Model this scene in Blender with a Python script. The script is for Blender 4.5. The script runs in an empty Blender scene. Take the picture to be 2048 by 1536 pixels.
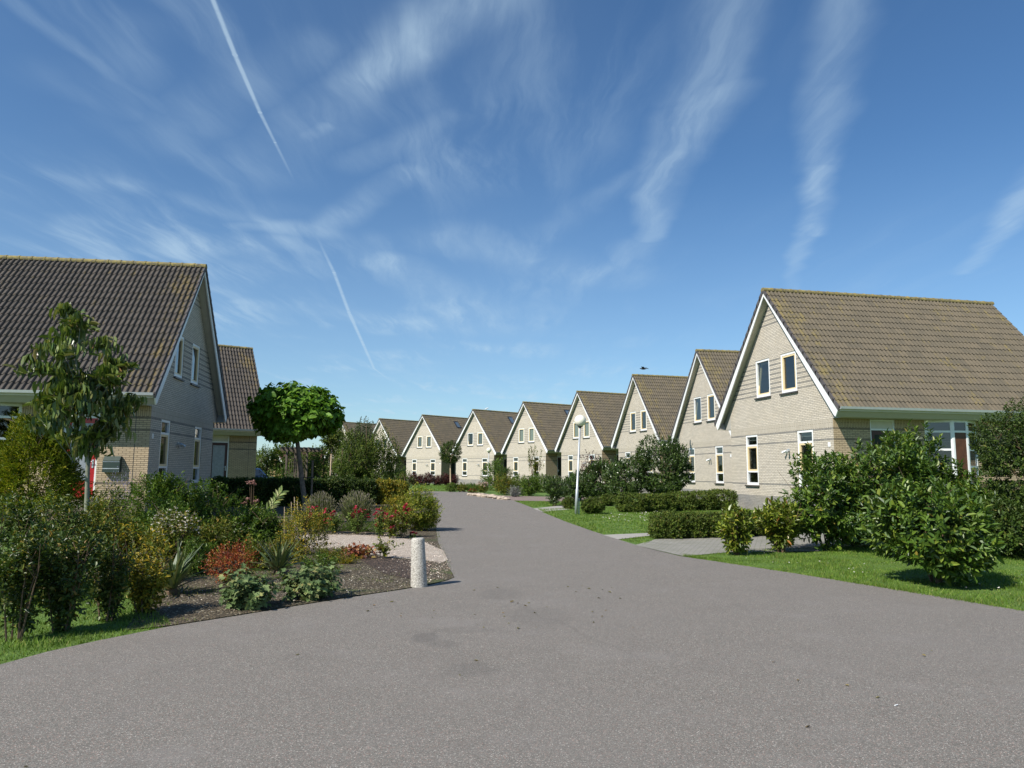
import bpy, math, random
import numpy as np
from mathutils import Vector, Matrix
from mathutils.geometry import tessellate_polygon
random.seed(4); RNG=np.random.default_rng(7)
C=bpy.context.scene.collection
SC=bpy.context.scene
# ---------------------------------------------------------------- camera
FPX=1456.19; PITCH=.1206; ROLL=.0064; EYE=1.5
cd=bpy.data.cameras.new('camera'); cam=bpy.data.objects.new('camera',cd); C.objects.link(cam)
cd.sensor_width=36; cd.lens=36*FPX/2048; cd.clip_end=3000; cd.clip_start=.05
cam.matrix_world=Matrix.Translation((0,0,EYE))@Matrix.Rotation(math.radians(90)+PITCH,4,'X')@Matrix.Rotation(ROLL,4,'Z')
SC.camera=cam
# ---------------------------------------------------------------- light
SUN_EL=math.radians(44); TOSUN=Vector((-.737,-.676,0)).normalized()*math.cos(SUN_EL)+Vector((0,0,math.sin(SUN_EL)))
ld=bpy.data.lights.new('sun','SUN'); sun=bpy.data.objects.new('sun',ld); C.objects.link(sun)
ld.energy=5.0; ld.angle=math.radians(.53); ld.color=(1,.955,.885)
sun.rotation_euler=TOSUN.to_track_quat('Z','Y').to_euler()
SC.view_settings.view_transform='Standard'; SC.view_settings.look='None'; SC.view_settings.exposure=.33; SC.view_settings.gamma=1
SC.cycles.max_bounces=5; SC.cycles.diffuse_bounces=1; SC.cycles.transparent_max_bounces=8; SC.cycles.transmission_bounces=4

def ray(px,py):
    x,y=px-1024,py-768
    c,s=math.cos(-ROLL),math.sin(-ROLL); x,y=x*c-y*s,x*s+y*c
    v=(x/FPX,1,-y/FPX); c,s=math.cos(PITCH),math.sin(PITCH)
    return Vector((v[0],v[1]*c-v[2]*s,v[1]*s+v[2]*c))
def G(px,py,z=0.0):          # where the line of sight meets the ground
    r=ray(px,py); t=(z-EYE)/r.z; return Vector((r.x*t,r.y*t,z))
def AT(px,py,Y):
    r=ray(px,py); return Vector((0,0,EYE))+r*(Y/r.y)

# ---------------------------------------------------------------- node helper
class NT:
    def __init__(s,nt): s.t=nt
    def n(s,typ,**k):
        o=s.t.nodes.new(typ)
        for a,v in k.items():
            if a.startswith('i_'): o.inputs[a[2:].replace('_',' ')].default_value=v
            else: setattr(o,a,v)
        return o
    def l(s,a,b): s.t.links.new(a,b)
    def set(s,inp,v):
        if isinstance(v,bpy.types.NodeSocket): s.l(v,inp)
        else: inp.default_value=v
    def m(s,op,a,b=0.0,c=None,clamp=False):
        o=s.t.nodes.new('ShaderNodeMath'); o.operation=op; o.use_clamp=clamp
        s.set(o.inputs[0],a); s.set(o.inputs[1],b)
        if c is not None: s.set(o.inputs[2],c)
        return o.outputs[0]
    def ramp(s,f,stops,mode='LINEAR'):
        o=s.t.nodes.new('ShaderNodeValToRGB'); cr=o.color_ramp; cr.interpolation=mode
        while len(cr.elements)<len(stops): cr.elements.new(.5)
        for e,(p,c) in zip(cr.elements,stops): e.position=p; e.color=(c[0],c[1],c[2],1) if not isinstance(c,(int,float)) else (c,c,c,1)
        s.set(o.inputs[0],f); return o.outputs[0]
    def mix(s,f,a,b,mode='MIX'):
        o=s.t.nodes.new('ShaderNodeMix'); o.data_type='RGBA'; o.blend_type=mode; o.clamp_factor=True
        s.set(o.inputs[0],f)
        for i,v in ((6,a),(7,b)):
            if isinstance(v,tuple): v=(*v[:3],1)
            s.set(o.inputs[i],v)
        return o.outputs[2]
    def noise(s,vec,scale,detail=3,rough=.5,out=0,dist=0):
        o=s.t.nodes.new('ShaderNodeTexNoise'); o.inputs['Scale'].default_value=scale; o.inputs['Detail'].default_value=detail
        o.inputs['Roughness'].default_value=rough; o.inputs['Distortion'].default_value=dist
        if vec is not None: s.l(vec,o.inputs['Vector'])
        return o.outputs[out]
    def sstep(s,x,a,b,lo=0,hi=1):
        o=s.t.nodes.new('ShaderNodeMapRange'); o.interpolation_type='SMOOTHSTEP'
        s.set(o.inputs[0],x); 
        for i,v in zip((1,2,3,4),(a,b,lo,hi)): o.inputs[i].default_value=v
        return o.outputs[0]
    def xyz(s,v):
        o=s.t.nodes.new('ShaderNodeSeparateXYZ'); s.l(v,o.inputs[0]); return o.outputs
    def comb(s,x,y,z=0.0):
        o=s.t.nodes.new('ShaderNodeCombineXYZ')
        for i,v in enumerate((x,y,z)): s.set(o.inputs[i],v)
        return o.outputs[0]

# ---------------------------------------------------------------- sky
W=bpy.data.worlds.new('World'); SC.world=W; W.use_nodes=True
wt=NT(W.node_tree); W.node_tree.nodes.clear()
sky=wt.n('ShaderNodeTexSky'); sky.sky_type='NISHITA'; sky.sun_disc=False; sky.sun_elevation=SUN_EL
sky.sun_rotation=math.atan2(TOSUN.x,TOSUN.y); sky.air_density=1.0; sky.dust_density=.15; sky.ozone_density=2.5
tc=wt.n('ShaderNodeTexCoord'); d=wt.xyz(tc.outputs['Generated'])
zz=wt.m('MAXIMUM',d[2],.02)
PX=wt.m('DIVIDE',d[0],zz); PY=wt.m('DIVIDE',d[1],zz)       # cloud layer seen as a flat sheet overhead
Pv=wt.comb(PX,PY)
def SP(px,py):
    r=ray(px,py); return r.x/r.z, r.y/r.z
def seg(pa,pb,wa,wb,i0,i1,soft=1.0):
    """soft band of cloud from pa to pb in the plane of the cloud layer; wa, wb half widths there"""
    ax,ay=SP(*pa); bx,by=SP(*pb); dx,dy=bx-ax,by-ay; L2=dx*dx+dy*dy
    ux=wt.m('SUBTRACT',PX2,ax); uy=wt.m('SUBTRACT',PY2,ay)
    t=wt.m('DIVIDE',wt.m('ADD',wt.m('MULTIPLY',ux,dx),wt.m('MULTIPLY',uy,dy)),L2,clamp=True)
    ex=wt.m('SUBTRACT',ux,wt.m('MULTIPLY',t,dx)); ey=wt.m('SUBTRACT',uy,wt.m('MULTIPLY',t,dy))
    dd=wt.m('SQRT',wt.m('ADD',wt.m('MULTIPLY',ex,ex),wt.m('MULTIPLY',ey,ey)))
    w=wt.m('MULTIPLY_ADD',t,wb-wa,wa)
    k=wt.sstep(wt.m('DIVIDE',dd,w),.15 if soft<1 else .05,1.0,1,0)
    return wt.m('MULTIPLY',k,wt.m('MULTIPLY_ADD',t,i1-i0,i0))
def hw(p,wpx):       # half width in sheet units of a band about wpx wide seen at p
    a=SP(p[0]-wpx/2,p[1]); b=SP(p[0]+wpx/2,p[1]); return math.dist(a,b)/2
warp=wt.n('ShaderNodeTexNoise',i_Scale=2.2,i_Detail=4.0); wt.l(Pv,warp.inputs['Vector'])
wv=wt.xyz(warp.outputs['Color'])
PX2=wt.m('ADD',PX,wt.m('MULTIPLY',wt.m('SUBTRACT',wv[0],.5),.16)); PY2=wt.m('ADD',PY,wt.m('MULTIPLY',wt.m('SUBTRACT',wv[1],.5),.16))
bands=[((1500,-80),(1400,200),200,170,.55,.75,1),((1420,190),(1330,330),170,120,.85,1,1),((1340,310),(1290,480),120,60,1.1,.6,1),((1300,330),(1080,470),60,110,.35,.15,1),
 ((1730,-60),(1660,180),130,110,.5,.6,1),((1660,180),(1635,340),110,90,.7,.75,1),((1640,340),(1625,470),70,55,1,.8,1),((1610,470),(1580,580),50,35,.6,.2,1),
 ((2110,330),(2020,440),110,80,.6,.9,1),((2020,440),(1930,545),70,45,1,.3,1),
 ((1040,-80),(860,60),210,190,1,1.0,1),((860,60),(740,160),190,130,1,.8,1),((740,160),(520,330),130,260,.55,.25,1),
 ((645,255),(595,285),60,90,.8,.4,1),((820,340),(640,460),80,90,.5,.5,1),((560,455),(380,400),70,90,.5,.3,1),((640,460),(500,450),110,70,.6,.6,1),
 ((20,10),(330,220),50,60,.35,.25,1),((640,100),(330,280),150,200,.3,.3,1),((300,60),(230,250),120,160,.25,.1,1),((250,370),(160,350),110,160,.4,.15,1),
 ((160,440),(200,520),110,120,.55,.3,1),((350,500),(560,480),160,120,.3,.3,1),((780,520),(960,640),110,220,.7,.2,1),((900,480),(1240,560),200,190,.35,.25,1),
 ((1270,490),(1240,560),110,60,.35,.1,1),((1000,660),(520,610),200,120,.25,.2,1),((700,330),(900,230),120,60,.3,.2,1),((250,230),(120,160),100,200,.25,.15,1)]
acc=None
for a,b,w1,w2,i1,i2,sf in bands:
    k=seg(a,b,hw(a,w1*1.35),hw(b,w2*1.35),i1*.72,i2*.72,1.5)
    acc=k if acc is None else wt.m('MAXIMUM',acc,k)
# wispy fibres: noise stretched along two directions
def fibre(rot,sx,sy,scale,seed):
    mp=wt.n('ShaderNodeMapping'); mp.inputs['Rotation'].default_value=(0,0,rot); mp.inputs['Scale'].default_value=(sx,sy,1); mp.inputs['Location'].default_value=(seed,seed,0)
    v=wt.comb(PX2,PY2); wt.l(v,mp.inputs[0]); return wt.noise(mp.outputs[0],scale,7,.62,dist=.4)
f1=fibre(.9,1,.16,4.5,3); f2=fibre(-.35,1,.2,9,9)
fib=wt.m('ADD',wt.m('MULTIPLY',f1,.6),wt.m('MULTIPLY',f2,.55))
veil=wt.m('MULTIPLY',wt.sstep(wt.noise(Pv,.8,3,.5),.38,.7),wt.sstep(f1,.4,.75))
left=wt.sstep(wt.m('DIVIDE',d[0],wt.m('MAXIMUM',d[1],.05)),-.05,.3,1,.15)
cl=wt.m('ADD',wt.m('MULTIPLY',acc,wt.sstep(fib,.40,.75,.34,1.1)),wt.m('MULTIPLY',wt.m('MULTIPLY',veil,left),.72))
cl=wt.m('ADD',cl,wt.m('MULTIPLY',left,.07)); cl=wt.m('ADD',cl,wt.sstep(d[2],.05,.42,.34,0))
PX2,PY2=PX,PY
for a,b,w1,w2,i1,i2 in [((418,-20),(470,110),12,11,.8,.9),((470,110),(520,225),11,9,.9,.7),((520,225),(550,285),9,7,.7,.4),((550,285),(590,365),7,6,.4,.0),
    ((632,470),(668,545),6,8,.0,.6),((668,545),(698,625),8,8,.62,.68),((698,625),(727,690),8,7,.68,.66),((727,690),(748,737),7,6,.6,.45),((748,737),(785,765),5,5,.4,.0)]:
    cl=wt.m('ADD',cl,wt.m('MULTIPLY',seg(a,b,hw(a,w1)*1.3,hw(b,w2)*1.3,i1,i2,.7),wt.sstep(wt.noise(Pv,14,3,.6),.25,.6,.65,1)))
cl=wt.m('MULTIPLY',cl,wt.sstep(d[2],-.02,.03))
cl=wt.m('MINIMUM',wt.m('MULTIPLY',cl,.62),.6)
hsv=wt.n('ShaderNodeHueSaturation'); wt.l(sky.outputs[0],hsv.inputs['Color']); hsv.inputs['Saturation'].default_value=1.1
CLOUD=(5.6,7.4,8.9)
blue=wt.mix(1.0,hsv.outputs[0],(.88,1.12,1.27),'MULTIPLY')
col=wt.mix(cl,blue,CLOUD)
bg=wt.n('ShaderNodeBackground'); bg.inputs['Strength'].default_value=.078; wt.l(col,bg.inputs['Color'])
out=wt.n('ShaderNodeOutputWorld'); wt.l(bg.outputs[0],out.inputs[0])

# ---------------------------------------------------------------- object helpers
def tag(o,label=None,cat=None,group=None,kind=None):
    if label: o['label']=label
    if cat: o['category']=cat
    if group: o['group']=group
    if kind: o['kind']=kind
    return o
def empty(name,loc,rz=0,label=None,cat=None,group=None):
    o=bpy.data.objects.new(name,None); C.objects.link(o); o.location=loc; o.rotation_euler=(0,0,rz); o.empty_display_size=.2
    return tag(o,label,cat,group)
def link(name,me,parent=None,mat=None):
    o=bpy.data.objects.new(name,me); C.objects.link(o)
    if mat and not me.materials: me.materials.append(mat)
    if parent: o.parent=parent
    return o
def npmesh(name,V,Fs,smooth=False):
    """V (n,3); Fs list of int arrays (m,k)"""
    me=bpy.data.meshes.new(name); V=np.asarray(V,np.float32); me.vertices.add(len(V)); me.vertices.foreach_set('co',V.ravel())
    Fs=[np.asarray(f,np.int32) for f in Fs if len(f)]
    nl=sum(f.size for f in Fs); nf=sum(len(f) for f in Fs)
    me.loops.add(nl); me.polygons.add(nf)
    me.loops.foreach_set('vertex_index',np.concatenate([f.ravel() for f in Fs]))
    ls=[];s=0
    for f in Fs: ls.append(s+np.arange(len(f))*f.shape[1]); s+=f.size
    me.polygons.foreach_set('loop_start',np.concatenate(ls).astype(np.int32))
    me.polygons.foreach_set('use_smooth',np.full(nf,smooth,bool))
    me.update(calc_edges=True); return me
class MB:
    def __init__(s): s.v=[]; s.f=[]
    def add(s,vs,fs):
        b=len(s.v); s.v+= [tuple(v) for v in vs]; s.f+=[tuple(i+b for i in f) for f in fs]; return s
    def box(s,x0,x1,y0,y1,z0,z1):
        return s.add([(x,y,z) for z in (z0,z1) for y in (y0,y1) for x in (x0,x1)],[(0,2,3,1),(4,5,7,6),(0,1,5,4),(2,6,7,3),(0,4,6,2),(1,3,7,5)])
    def prism(s,prof,x0,x1):      # prof list of (y,z), extruded along x
        n=len(prof); s.add([(x0,y,z) for y,z in prof]+[(x1,y,z) for y,z in prof],[tuple(range(n))[::-1],tuple(range(n,2*n))]+[(i,(i+1)%n,n+(i+1)%n,n+i) for i in range(n)]); return s
    def tube(s,pts,rad,n=6,cap=True):
        pts=[Vector(p) for p in pts]; b=[]
        if not hasattr(rad,'__len__'): rad=[rad]*len(pts)
        for i,p in enumerate(pts):
            t=(pts[min(i+1,len(pts)-1)]-pts[max(i-1,0)]).normalized(); a=t.orthogonal().normalized() if i==0 else (pa-t*pa.dot(t)).normalized(); pa=a; c=t.cross(a)
            b+=[p+(a*math.cos(k*2*math.pi/n)+c*math.sin(k*2*math.pi/n))*rad[i] for k in range(n)]
        f=[(i*n+k,i*n+(k+1)%n,(i+1)*n+(k+1)%n,(i+1)*n+k) for i in range(len(pts)-1) for k in range(n)]
        if cap: f+=[tuple(range(n))[::-1],tuple(range((len(pts)-1)*n,len(pts)*n))]
        return s.add(b,f)
    def lathe(s,prof,n=20,c=(0,0,0)):   # prof (r,z)
        v=[(c[0]+r*math.cos(k*2*math.pi/n),c[1]+r*math.sin(k*2*math.pi/n),c[2]+z) for r,z in prof for k in range(n)]
        f=[(i*n+k,i*n+(k+1)%n,(i+1)*n+(k+1)%n,(i+1)*n+k) for i in range(len(prof)-1) for k in range(n)]
        f+=[tuple(range(n))[::-1],tuple(range((len(prof)-1)*n,len(prof)*n))]
        return s.add(v,f)
    def mesh(s,name,sx=1,uv=True,smooth=False,fix=False):
        me=bpy.data.meshes.new(name)
        me.from_pydata([(x*sx,y,z) for x,y,z in s.v],[],[f if sx>0 else f[::-1] for f in s.f]); 
        if fix:
            import bmesh
            bm=bmesh.new(); bm.from_mesh(me); bmesh.ops.recalc_face_normals(bm,faces=bm.faces); bm.to_mesh(me); bm.free()
        me.update()
        if smooth: me.polygons.foreach_set('use_smooth',np.ones(len(me.polygons),bool))
        if uv:
            u=me.uv_layers.new(name='UVMap')
            for p in me.polygons:
                n=p.normal
                for li in p.loop_indices:
                    c=me.vertices[me.loops[li].vertex_index].co
                    u.data[li].uv=(c.y,c.z) if abs(n.x)>.6 else (c.x,c.z) if abs(n.y)>.6 else (c.x,c.y)
        return me

# ---------------------------------------------------------------- materials
def new_mat(name):
    m=bpy.data.materials.new(name); m.use_nodes=True; t=NT(m.node_tree)
    return m,t,m.node_tree.nodes['Principled BSDF']
def plain(name,col,rough=.5,metal=0,bump=0,var=.12,scale=6,spec=None):
    m,t,b=new_mat(name); tcn=t.n('ShaderNodeTexCoord')
    n=t.noise(tcn.outputs['Object'],scale,5,.6)
    dark=tuple(c*(1-var) for c in col); light=tuple(min(1,c*(1+var)) for c in col)
    t.l(t.ramp(n,[(.3,dark),(.7,light)]),b.inputs['Base Color']); b.inputs['Roughness'].default_value=rough; b.inputs['Metallic'].default_value=metal
    if spec is not None: b.inputs['Specular IOR Level'].default_value=spec
    if bump:
        bp=t.n('ShaderNodeBump'); bp.inputs['Strength'].default_value=bump; bp.inputs['Distance'].default_value=.01
        t.l(t.noise(tcn.outputs['Object'],scale*8,4,.6),bp.inputs['Height']); t.l(bp.outputs[0],b.inputs['Normal'])
    return m
def leaf_mat(name,cols,rough=.45,trans=.22,spec=.4,tint=None):
    """cols: list of (pos,colour); a different one for each leaf"""
    m,t,b=new_mat(name); g=t.n('ShaderNodeNewGeometry'); tcn=t.n('ShaderNodeTexCoord')
    r=g.outputs['Random Per Island']
    c=t.ramp(r,cols)
    v=t.noise(tcn.outputs['Object'],3.0,2,.5)
    h=t.n('ShaderNodeHueSaturation'); t.l(c,h.inputs['Color']); t.l(t.sstep(v,.3,.7,.8,1.25),h.inputs['Value'])
    t.l(h.outputs[0],b.inputs['Base Color']); b.inputs['Roughness'].default_value=rough; b.inputs['Specular IOR Level'].default_value=spec
    tr=t.n('ShaderNodeBsdfTranslucent'); 
    tl=t.mix(1.0,h.outputs[0],(1.0,1.0,.45),'MULTIPLY'); t.l(tl,tr.inputs[0])
    mx=t.n('ShaderNodeMixShader'); mx.inputs[0].default_value=trans
    t.l(b.outputs[0],mx.inputs[1]); t.l(tr.outputs[0],mx.inputs[2]); t.l(mx.outputs[0],m.node_tree.nodes['Material Output'].inputs[0])
    return m
def brick_mat():
    m,t,b=new_mat('pale_brick'); uv=t.n('ShaderNodeUVMap'); s=t.xyz(uv.outputs[0]); u,v=s[0],s[1]
    def br(vec,c1,c2,mo,w=.215,h=.0625,ms=.008):
        o=t.n('ShaderNodeTexBrick'); o.inputs['Scale'].default_value=1; o.inputs['Brick Width'].default_value=w; o.inputs['Row Height'].default_value=h
        o.inputs['Mortar Size'].default_value=ms; o.inputs['Mortar Smooth'].default_value=.25; o.inputs['Bias'].default_value=-.1
        for k,c in (('Color1',c1),('Color2',c2),('Mortar',mo)): o.inputs[k].default_value=(*c,1)
        t.l(vec,o.inputs['Vector']); return o
    light=br(uv.outputs[0],(.60,.53,.43),(.46,.41,.335),(.13,.11,.09))
    dark=br(uv.outputs[0],(.13,.125,.12),(.20,.19,.175),(.12,.11,.10))
    pl=br(uv.outputs[0],(.17,.165,.16),(.23,.22,.21),(.12,.115,.11),.215,.0625)
    sold=br(t.comb(v,u),(.54,.475,.38),(.45,.395,.31),(.13,.11,.09),.33,.0625)
    def rng(a,bb): return t.m('MULTIPLY',t.m('GREATER_THAN',v,a),t.m('LESS_THAN',v,bb))
    band=t.m('ADD',t.m('ADD',rng(3.0625,3.125),rng(2.6875,2.75)),rng(1.0625,1.125))
    fr=t.m('FRACT',t.m('DIVIDE',t.m('SUBTRACT',v,4.6875),.1875)); st=t.m('LESS_THAN',fr,.36)
    zones=t.m('ADD',rng(4.6875,6.19),t.m('MULTIPLY',rng(7.4375,8.7),1.0))
    band=t.m('ADD',band,t.m('MULTIPLY',st,zones),clamp=True)
    c=t.mix(band,light.outputs[0],dark.outputs[0])
    c=t.mix(rng(3.125,3.4375),c,sold.outputs[0])
    c=t.mix(t.m('LESS_THAN',v,.625),c,pl.outputs[0])
    tcn=t.n('ShaderNodeTexCoord')
    # weathered patches and pale specks; side walls multiplied darker and browner by face direction
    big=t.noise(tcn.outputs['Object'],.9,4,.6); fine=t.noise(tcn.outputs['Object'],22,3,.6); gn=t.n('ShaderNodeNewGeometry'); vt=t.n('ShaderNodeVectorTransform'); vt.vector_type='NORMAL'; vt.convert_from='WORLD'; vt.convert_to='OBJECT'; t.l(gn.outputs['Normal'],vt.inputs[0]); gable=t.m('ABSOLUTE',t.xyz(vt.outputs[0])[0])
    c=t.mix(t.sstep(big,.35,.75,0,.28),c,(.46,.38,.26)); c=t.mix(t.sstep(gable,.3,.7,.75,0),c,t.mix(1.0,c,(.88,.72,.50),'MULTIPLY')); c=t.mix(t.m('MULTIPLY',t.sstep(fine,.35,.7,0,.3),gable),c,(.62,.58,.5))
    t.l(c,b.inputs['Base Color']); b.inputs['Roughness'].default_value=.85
    bp=t.n('ShaderNodeBump'); bp.inputs['Strength'].default_value=.6; bp.inputs['Distance'].default_value=.006; bp.invert=True
    hh=t.m('ADD',light.outputs['Fac'],t.m('MULTIPLY',fine,-.25)); t.l(hh,bp.inputs['Height']); t.l(bp.outputs[0],b.inputs['Normal'])
    return m
def roof_mat(name,base,base2,lichen,amount):
    m,t,b=new_mat(name); tcn=t.n('ShaderNodeTexCoord'); o=t.xyz(tcn.outputs['Object'])
    ax=t.m('ABSOLUTE',o[0]); 
    tile=t.n('ShaderNodeTexWhiteNoise'); tile.noise_dimensions='2D'
    cell=t.comb(t.m('FLOOR',t.m('DIVIDE',o[0],.336)),t.m('FLOOR',t.m('DIVIDE',o[2],.27))); t.l(cell,tile.inputs['Vector'])
    n1=t.noise(tcn.outputs['Object'],1.3,5,.65); n2=t.noise(tcn.outputs['Object'],9,4,.6)
    mp=t.n('ShaderNodeMapping'); mp.inputs['Scale'].default_value=(7,.8,.8); t.l(tcn.outputs['Object'],mp.inputs[0]); n3=t.noise(mp.outputs[0],1,4,.6)
    c=t.mix(tile.outputs['Value'],base,base2)
    edge=t.m('ADD',t.sstep(o[0] if name!='tiles_left' else t.m('MULTIPLY',o[0],-1.0),.0,1.1,.20,0),t.sstep(o[2],6.2,8.9,0,.07))
    mask=t.m('ADD',t.m('ADD',t.m('MULTIPLY',n1,1.2),t.m('MULTIPLY',n2,1.1)),t.m('ADD',t.m('MULTIPLY',n3,1.3),edge))
    mask=t.m('SUBTRACT',mask,1.3)
    mask=t.sstep(mask,.58-amount,.95-amount,0,.85)
    c=t.mix(mask,c,lichen); c=t.mix(t.sstep(n2,.3,.75,.0,.35),c,tuple(x*.55 for x in base))
    t.l(c,b.inputs['Base Color']); b.inputs['Roughness'].default_value=.8; b.inputs['Specular IOR Level'].default_value=.3
    bp=t.n('ShaderNodeBump'); bp.inputs['Strength'].default_value=.25; bp.inputs['Distance'].default_value=.008
    t.l(t.noise(tcn.outputs['Object'],60,3,.6),bp.inputs['Height']); t.l(bp.outputs[0],b.inputs['Normal'])
    return m
def glass_mat():
    m,t,b=new_mat('window_glass'); nt=m.node_tree
    gl=t.n('ShaderNodeBsdfGlossy'); gl.inputs['Roughness'].default_value=.02; gl.inputs['Color'].default_value=(.95,.97,1,1)
    tr=t.n('ShaderNodeBsdfTransparent'); tr.inputs[0].default_value=(.5,.56,.54,1)
    lw=t.n('ShaderNodeLayerWeight'); lw.inputs[0].default_value=.5
    f=t.m('MULTIPLY_ADD',t.m('POWER',lw.outputs['Facing'],4.0),.9,.10,clamp=True)
    mx=t.n('ShaderNodeMixShader'); t.l(f,mx.inputs[0]); t.l(tr.outputs[0],mx.inputs[1]); t.l(gl.outputs[0],mx.inputs[2])
    t.l(mx.outputs[0],nt.nodes['Material Output'].inputs[0]); return m
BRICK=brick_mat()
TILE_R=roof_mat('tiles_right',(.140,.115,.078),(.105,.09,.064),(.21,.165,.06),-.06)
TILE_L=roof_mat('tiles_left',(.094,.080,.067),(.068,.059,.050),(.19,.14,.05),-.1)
def ridge_mat():
    m,t,b=new_mat('ridge_lichen'); tcn=t.n('ShaderNodeTexCoord'); n=t.noise(tcn.outputs['Object'],7,5,.65)
    t.l(t.ramp(n,[(.36,(.11,.095,.07)),(.52,(.22,.18,.07)),(.72,(.36,.28,.08))]),b.inputs['Base Color']); b.inputs['Roughness'].default_value=.9
    bp=t.n('ShaderNodeBump'); bp.inputs['Strength'].default_value=.6; bp.inputs['Distance'].default_value=.02
    t.l(t.noise(tcn.outputs['Object'],30,3,.6),bp.inputs['Height']); t.l(bp.outputs[0],b.inputs['Normal']); return m
RIDGE=ridge_mat()
WHITE=plain('white_paint',(.80,.80,.78),.4,var=.04,spec=.4)
SOFFIT=plain('cream_soffit',(.62,.58,.48),.6,var=.05)
EAVE=plain('grey_eaves_board',(.40,.38,.34),.6,var=.04)
OCHRE=plain('ochre_sash',(.76,.60,.34),.45,var=.05)
STONE=plain('dark_sill',(.06,.055,.05),.5)
VERGE=plain('verge_tile',(.085,.075,.075),.75,var=.25,scale=3)
GLASS=glass_mat()
DARKWOOD=plain('dark_red_wood',(.055,.016,.012),.45)
REDDOOR=plain('red_door_paint',(.42,.012,.016),.3)
BROWNWOOD=plain('brown_door_wood',(.095,.035,.014),.5,var=.3,scale=4)
STEEL=plain('galvanised_steel',(.50,.53,.54),.5,metal=.55,var=.12,scale=10)
DGREY=plain('dark_grey_metal',(.035,.037,.04),.4)
INTER=plain('room_plaster',(.32,.28,.23),.9)
CURT=plain('window_blind',(.62,.58,.48),.8,var=.05)
CURTG=plain('grey_blind',(.30,.29,.28),.8,var=.05)
MAILM=plain('mailbox_green',(.035,.055,.045),.4)
BLACK=plain('black_feather',(.012,.012,.016),.6)
BARK=plain('grey_brown_bark',(.17,.13,.095),.9,bump=.6,var=.35,scale=9)
BARKG=plain('green_grey_bark',(.20,.21,.15),.85,bump=.5,var=.3,scale=9)
TWIG=plain('brown_twig',(.13,.085,.05),.9,var=.3)
CANE=plain('bamboo_cane',(.50,.38,.25),.7)

# ---------------------------------------------------------------- the houses
Wd,FO,EV,H,ET,SF,BL=3.6,.33,4.379,8.905,3.787,3.444,10.5
SL=(H-ET)/EV
def wall_poly(outline,holes,to3):
    """flat wall with real openings"""
    loops=[[Vector((u,v,0)) for u,v in outline]]+[[Vector((u,v,0)) for u,v in ((a,c),(b,c),(b,dd),(a,dd))] for a,b,c,dd in holes]
    tris=tessellate_polygon(loops); pts=[p for l in loops for p in l]
    return [to3(p.x,p.y) for p in pts],[tuple(t) for t in tris]
MC={}
def cached(key,fn):
    if key not in MC: MC[key]=fn()
    return MC[key]
def roof_mesh(sx,mat,fine):
    U=BL+FO; per=.168; k=8 if fine else 6; ncol=int(U/per); per=U/ncol
    us=np.linspace(0,U,ncol*k+1); t=(us/per)%1.0
    prof=(.040 if sx>0 else .056)*np.maximum(0,np.sin(np.pi*np.clip((t-.42)/.58,0,1)))**.8-.006*np.sin(np.pi*np.clip(t/.42,0,1))
    V=[];F=[]
    for sgn in (-1,1):
        rows=19; g=EV*1.0/rows; e=Vector((0,sgn*EV,-(H-ET))); L=e.length; n=Vector((0,sgn*(H-ET),EV)).normalized(); 
        base=sum(len(v) for v in V); lines=[]
        for r in range(rows):
            for q in (0,1):
                s=(r+q)/rows+(0.012 if q else 0); off=prof+(.004 if q==0 else .036)
                if q==0 and r>0: s-=.004
                P=np.stack([us-FO,np.full_like(us,e.y*s),np.full_like(us,H+e.z*s)],1)+np.outer(off,np.array(n))
                lines.append(P)
        bot=lines[-1]-np.array(n)*.03; lines.append(bot)
        P=np.concatenate(lines); m=len(us); nl=len(lines)
        i=np.arange(nl-1)[:,None]*m+np.arange(m-1)[None,:]; i=i.ravel()
        q=np.stack([i,i+1,i+m+1,i+m],1)
        V.append(P); F.append(q+base)
    V=np.concatenate(V); F=np.concatenate(F)
    if sx<0: V=V*np.array([-1,1,1]); F=F[:,::-1]
    me=npmesh('roof_tiles',V,[F]); me.materials.append(mat); return me
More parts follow.
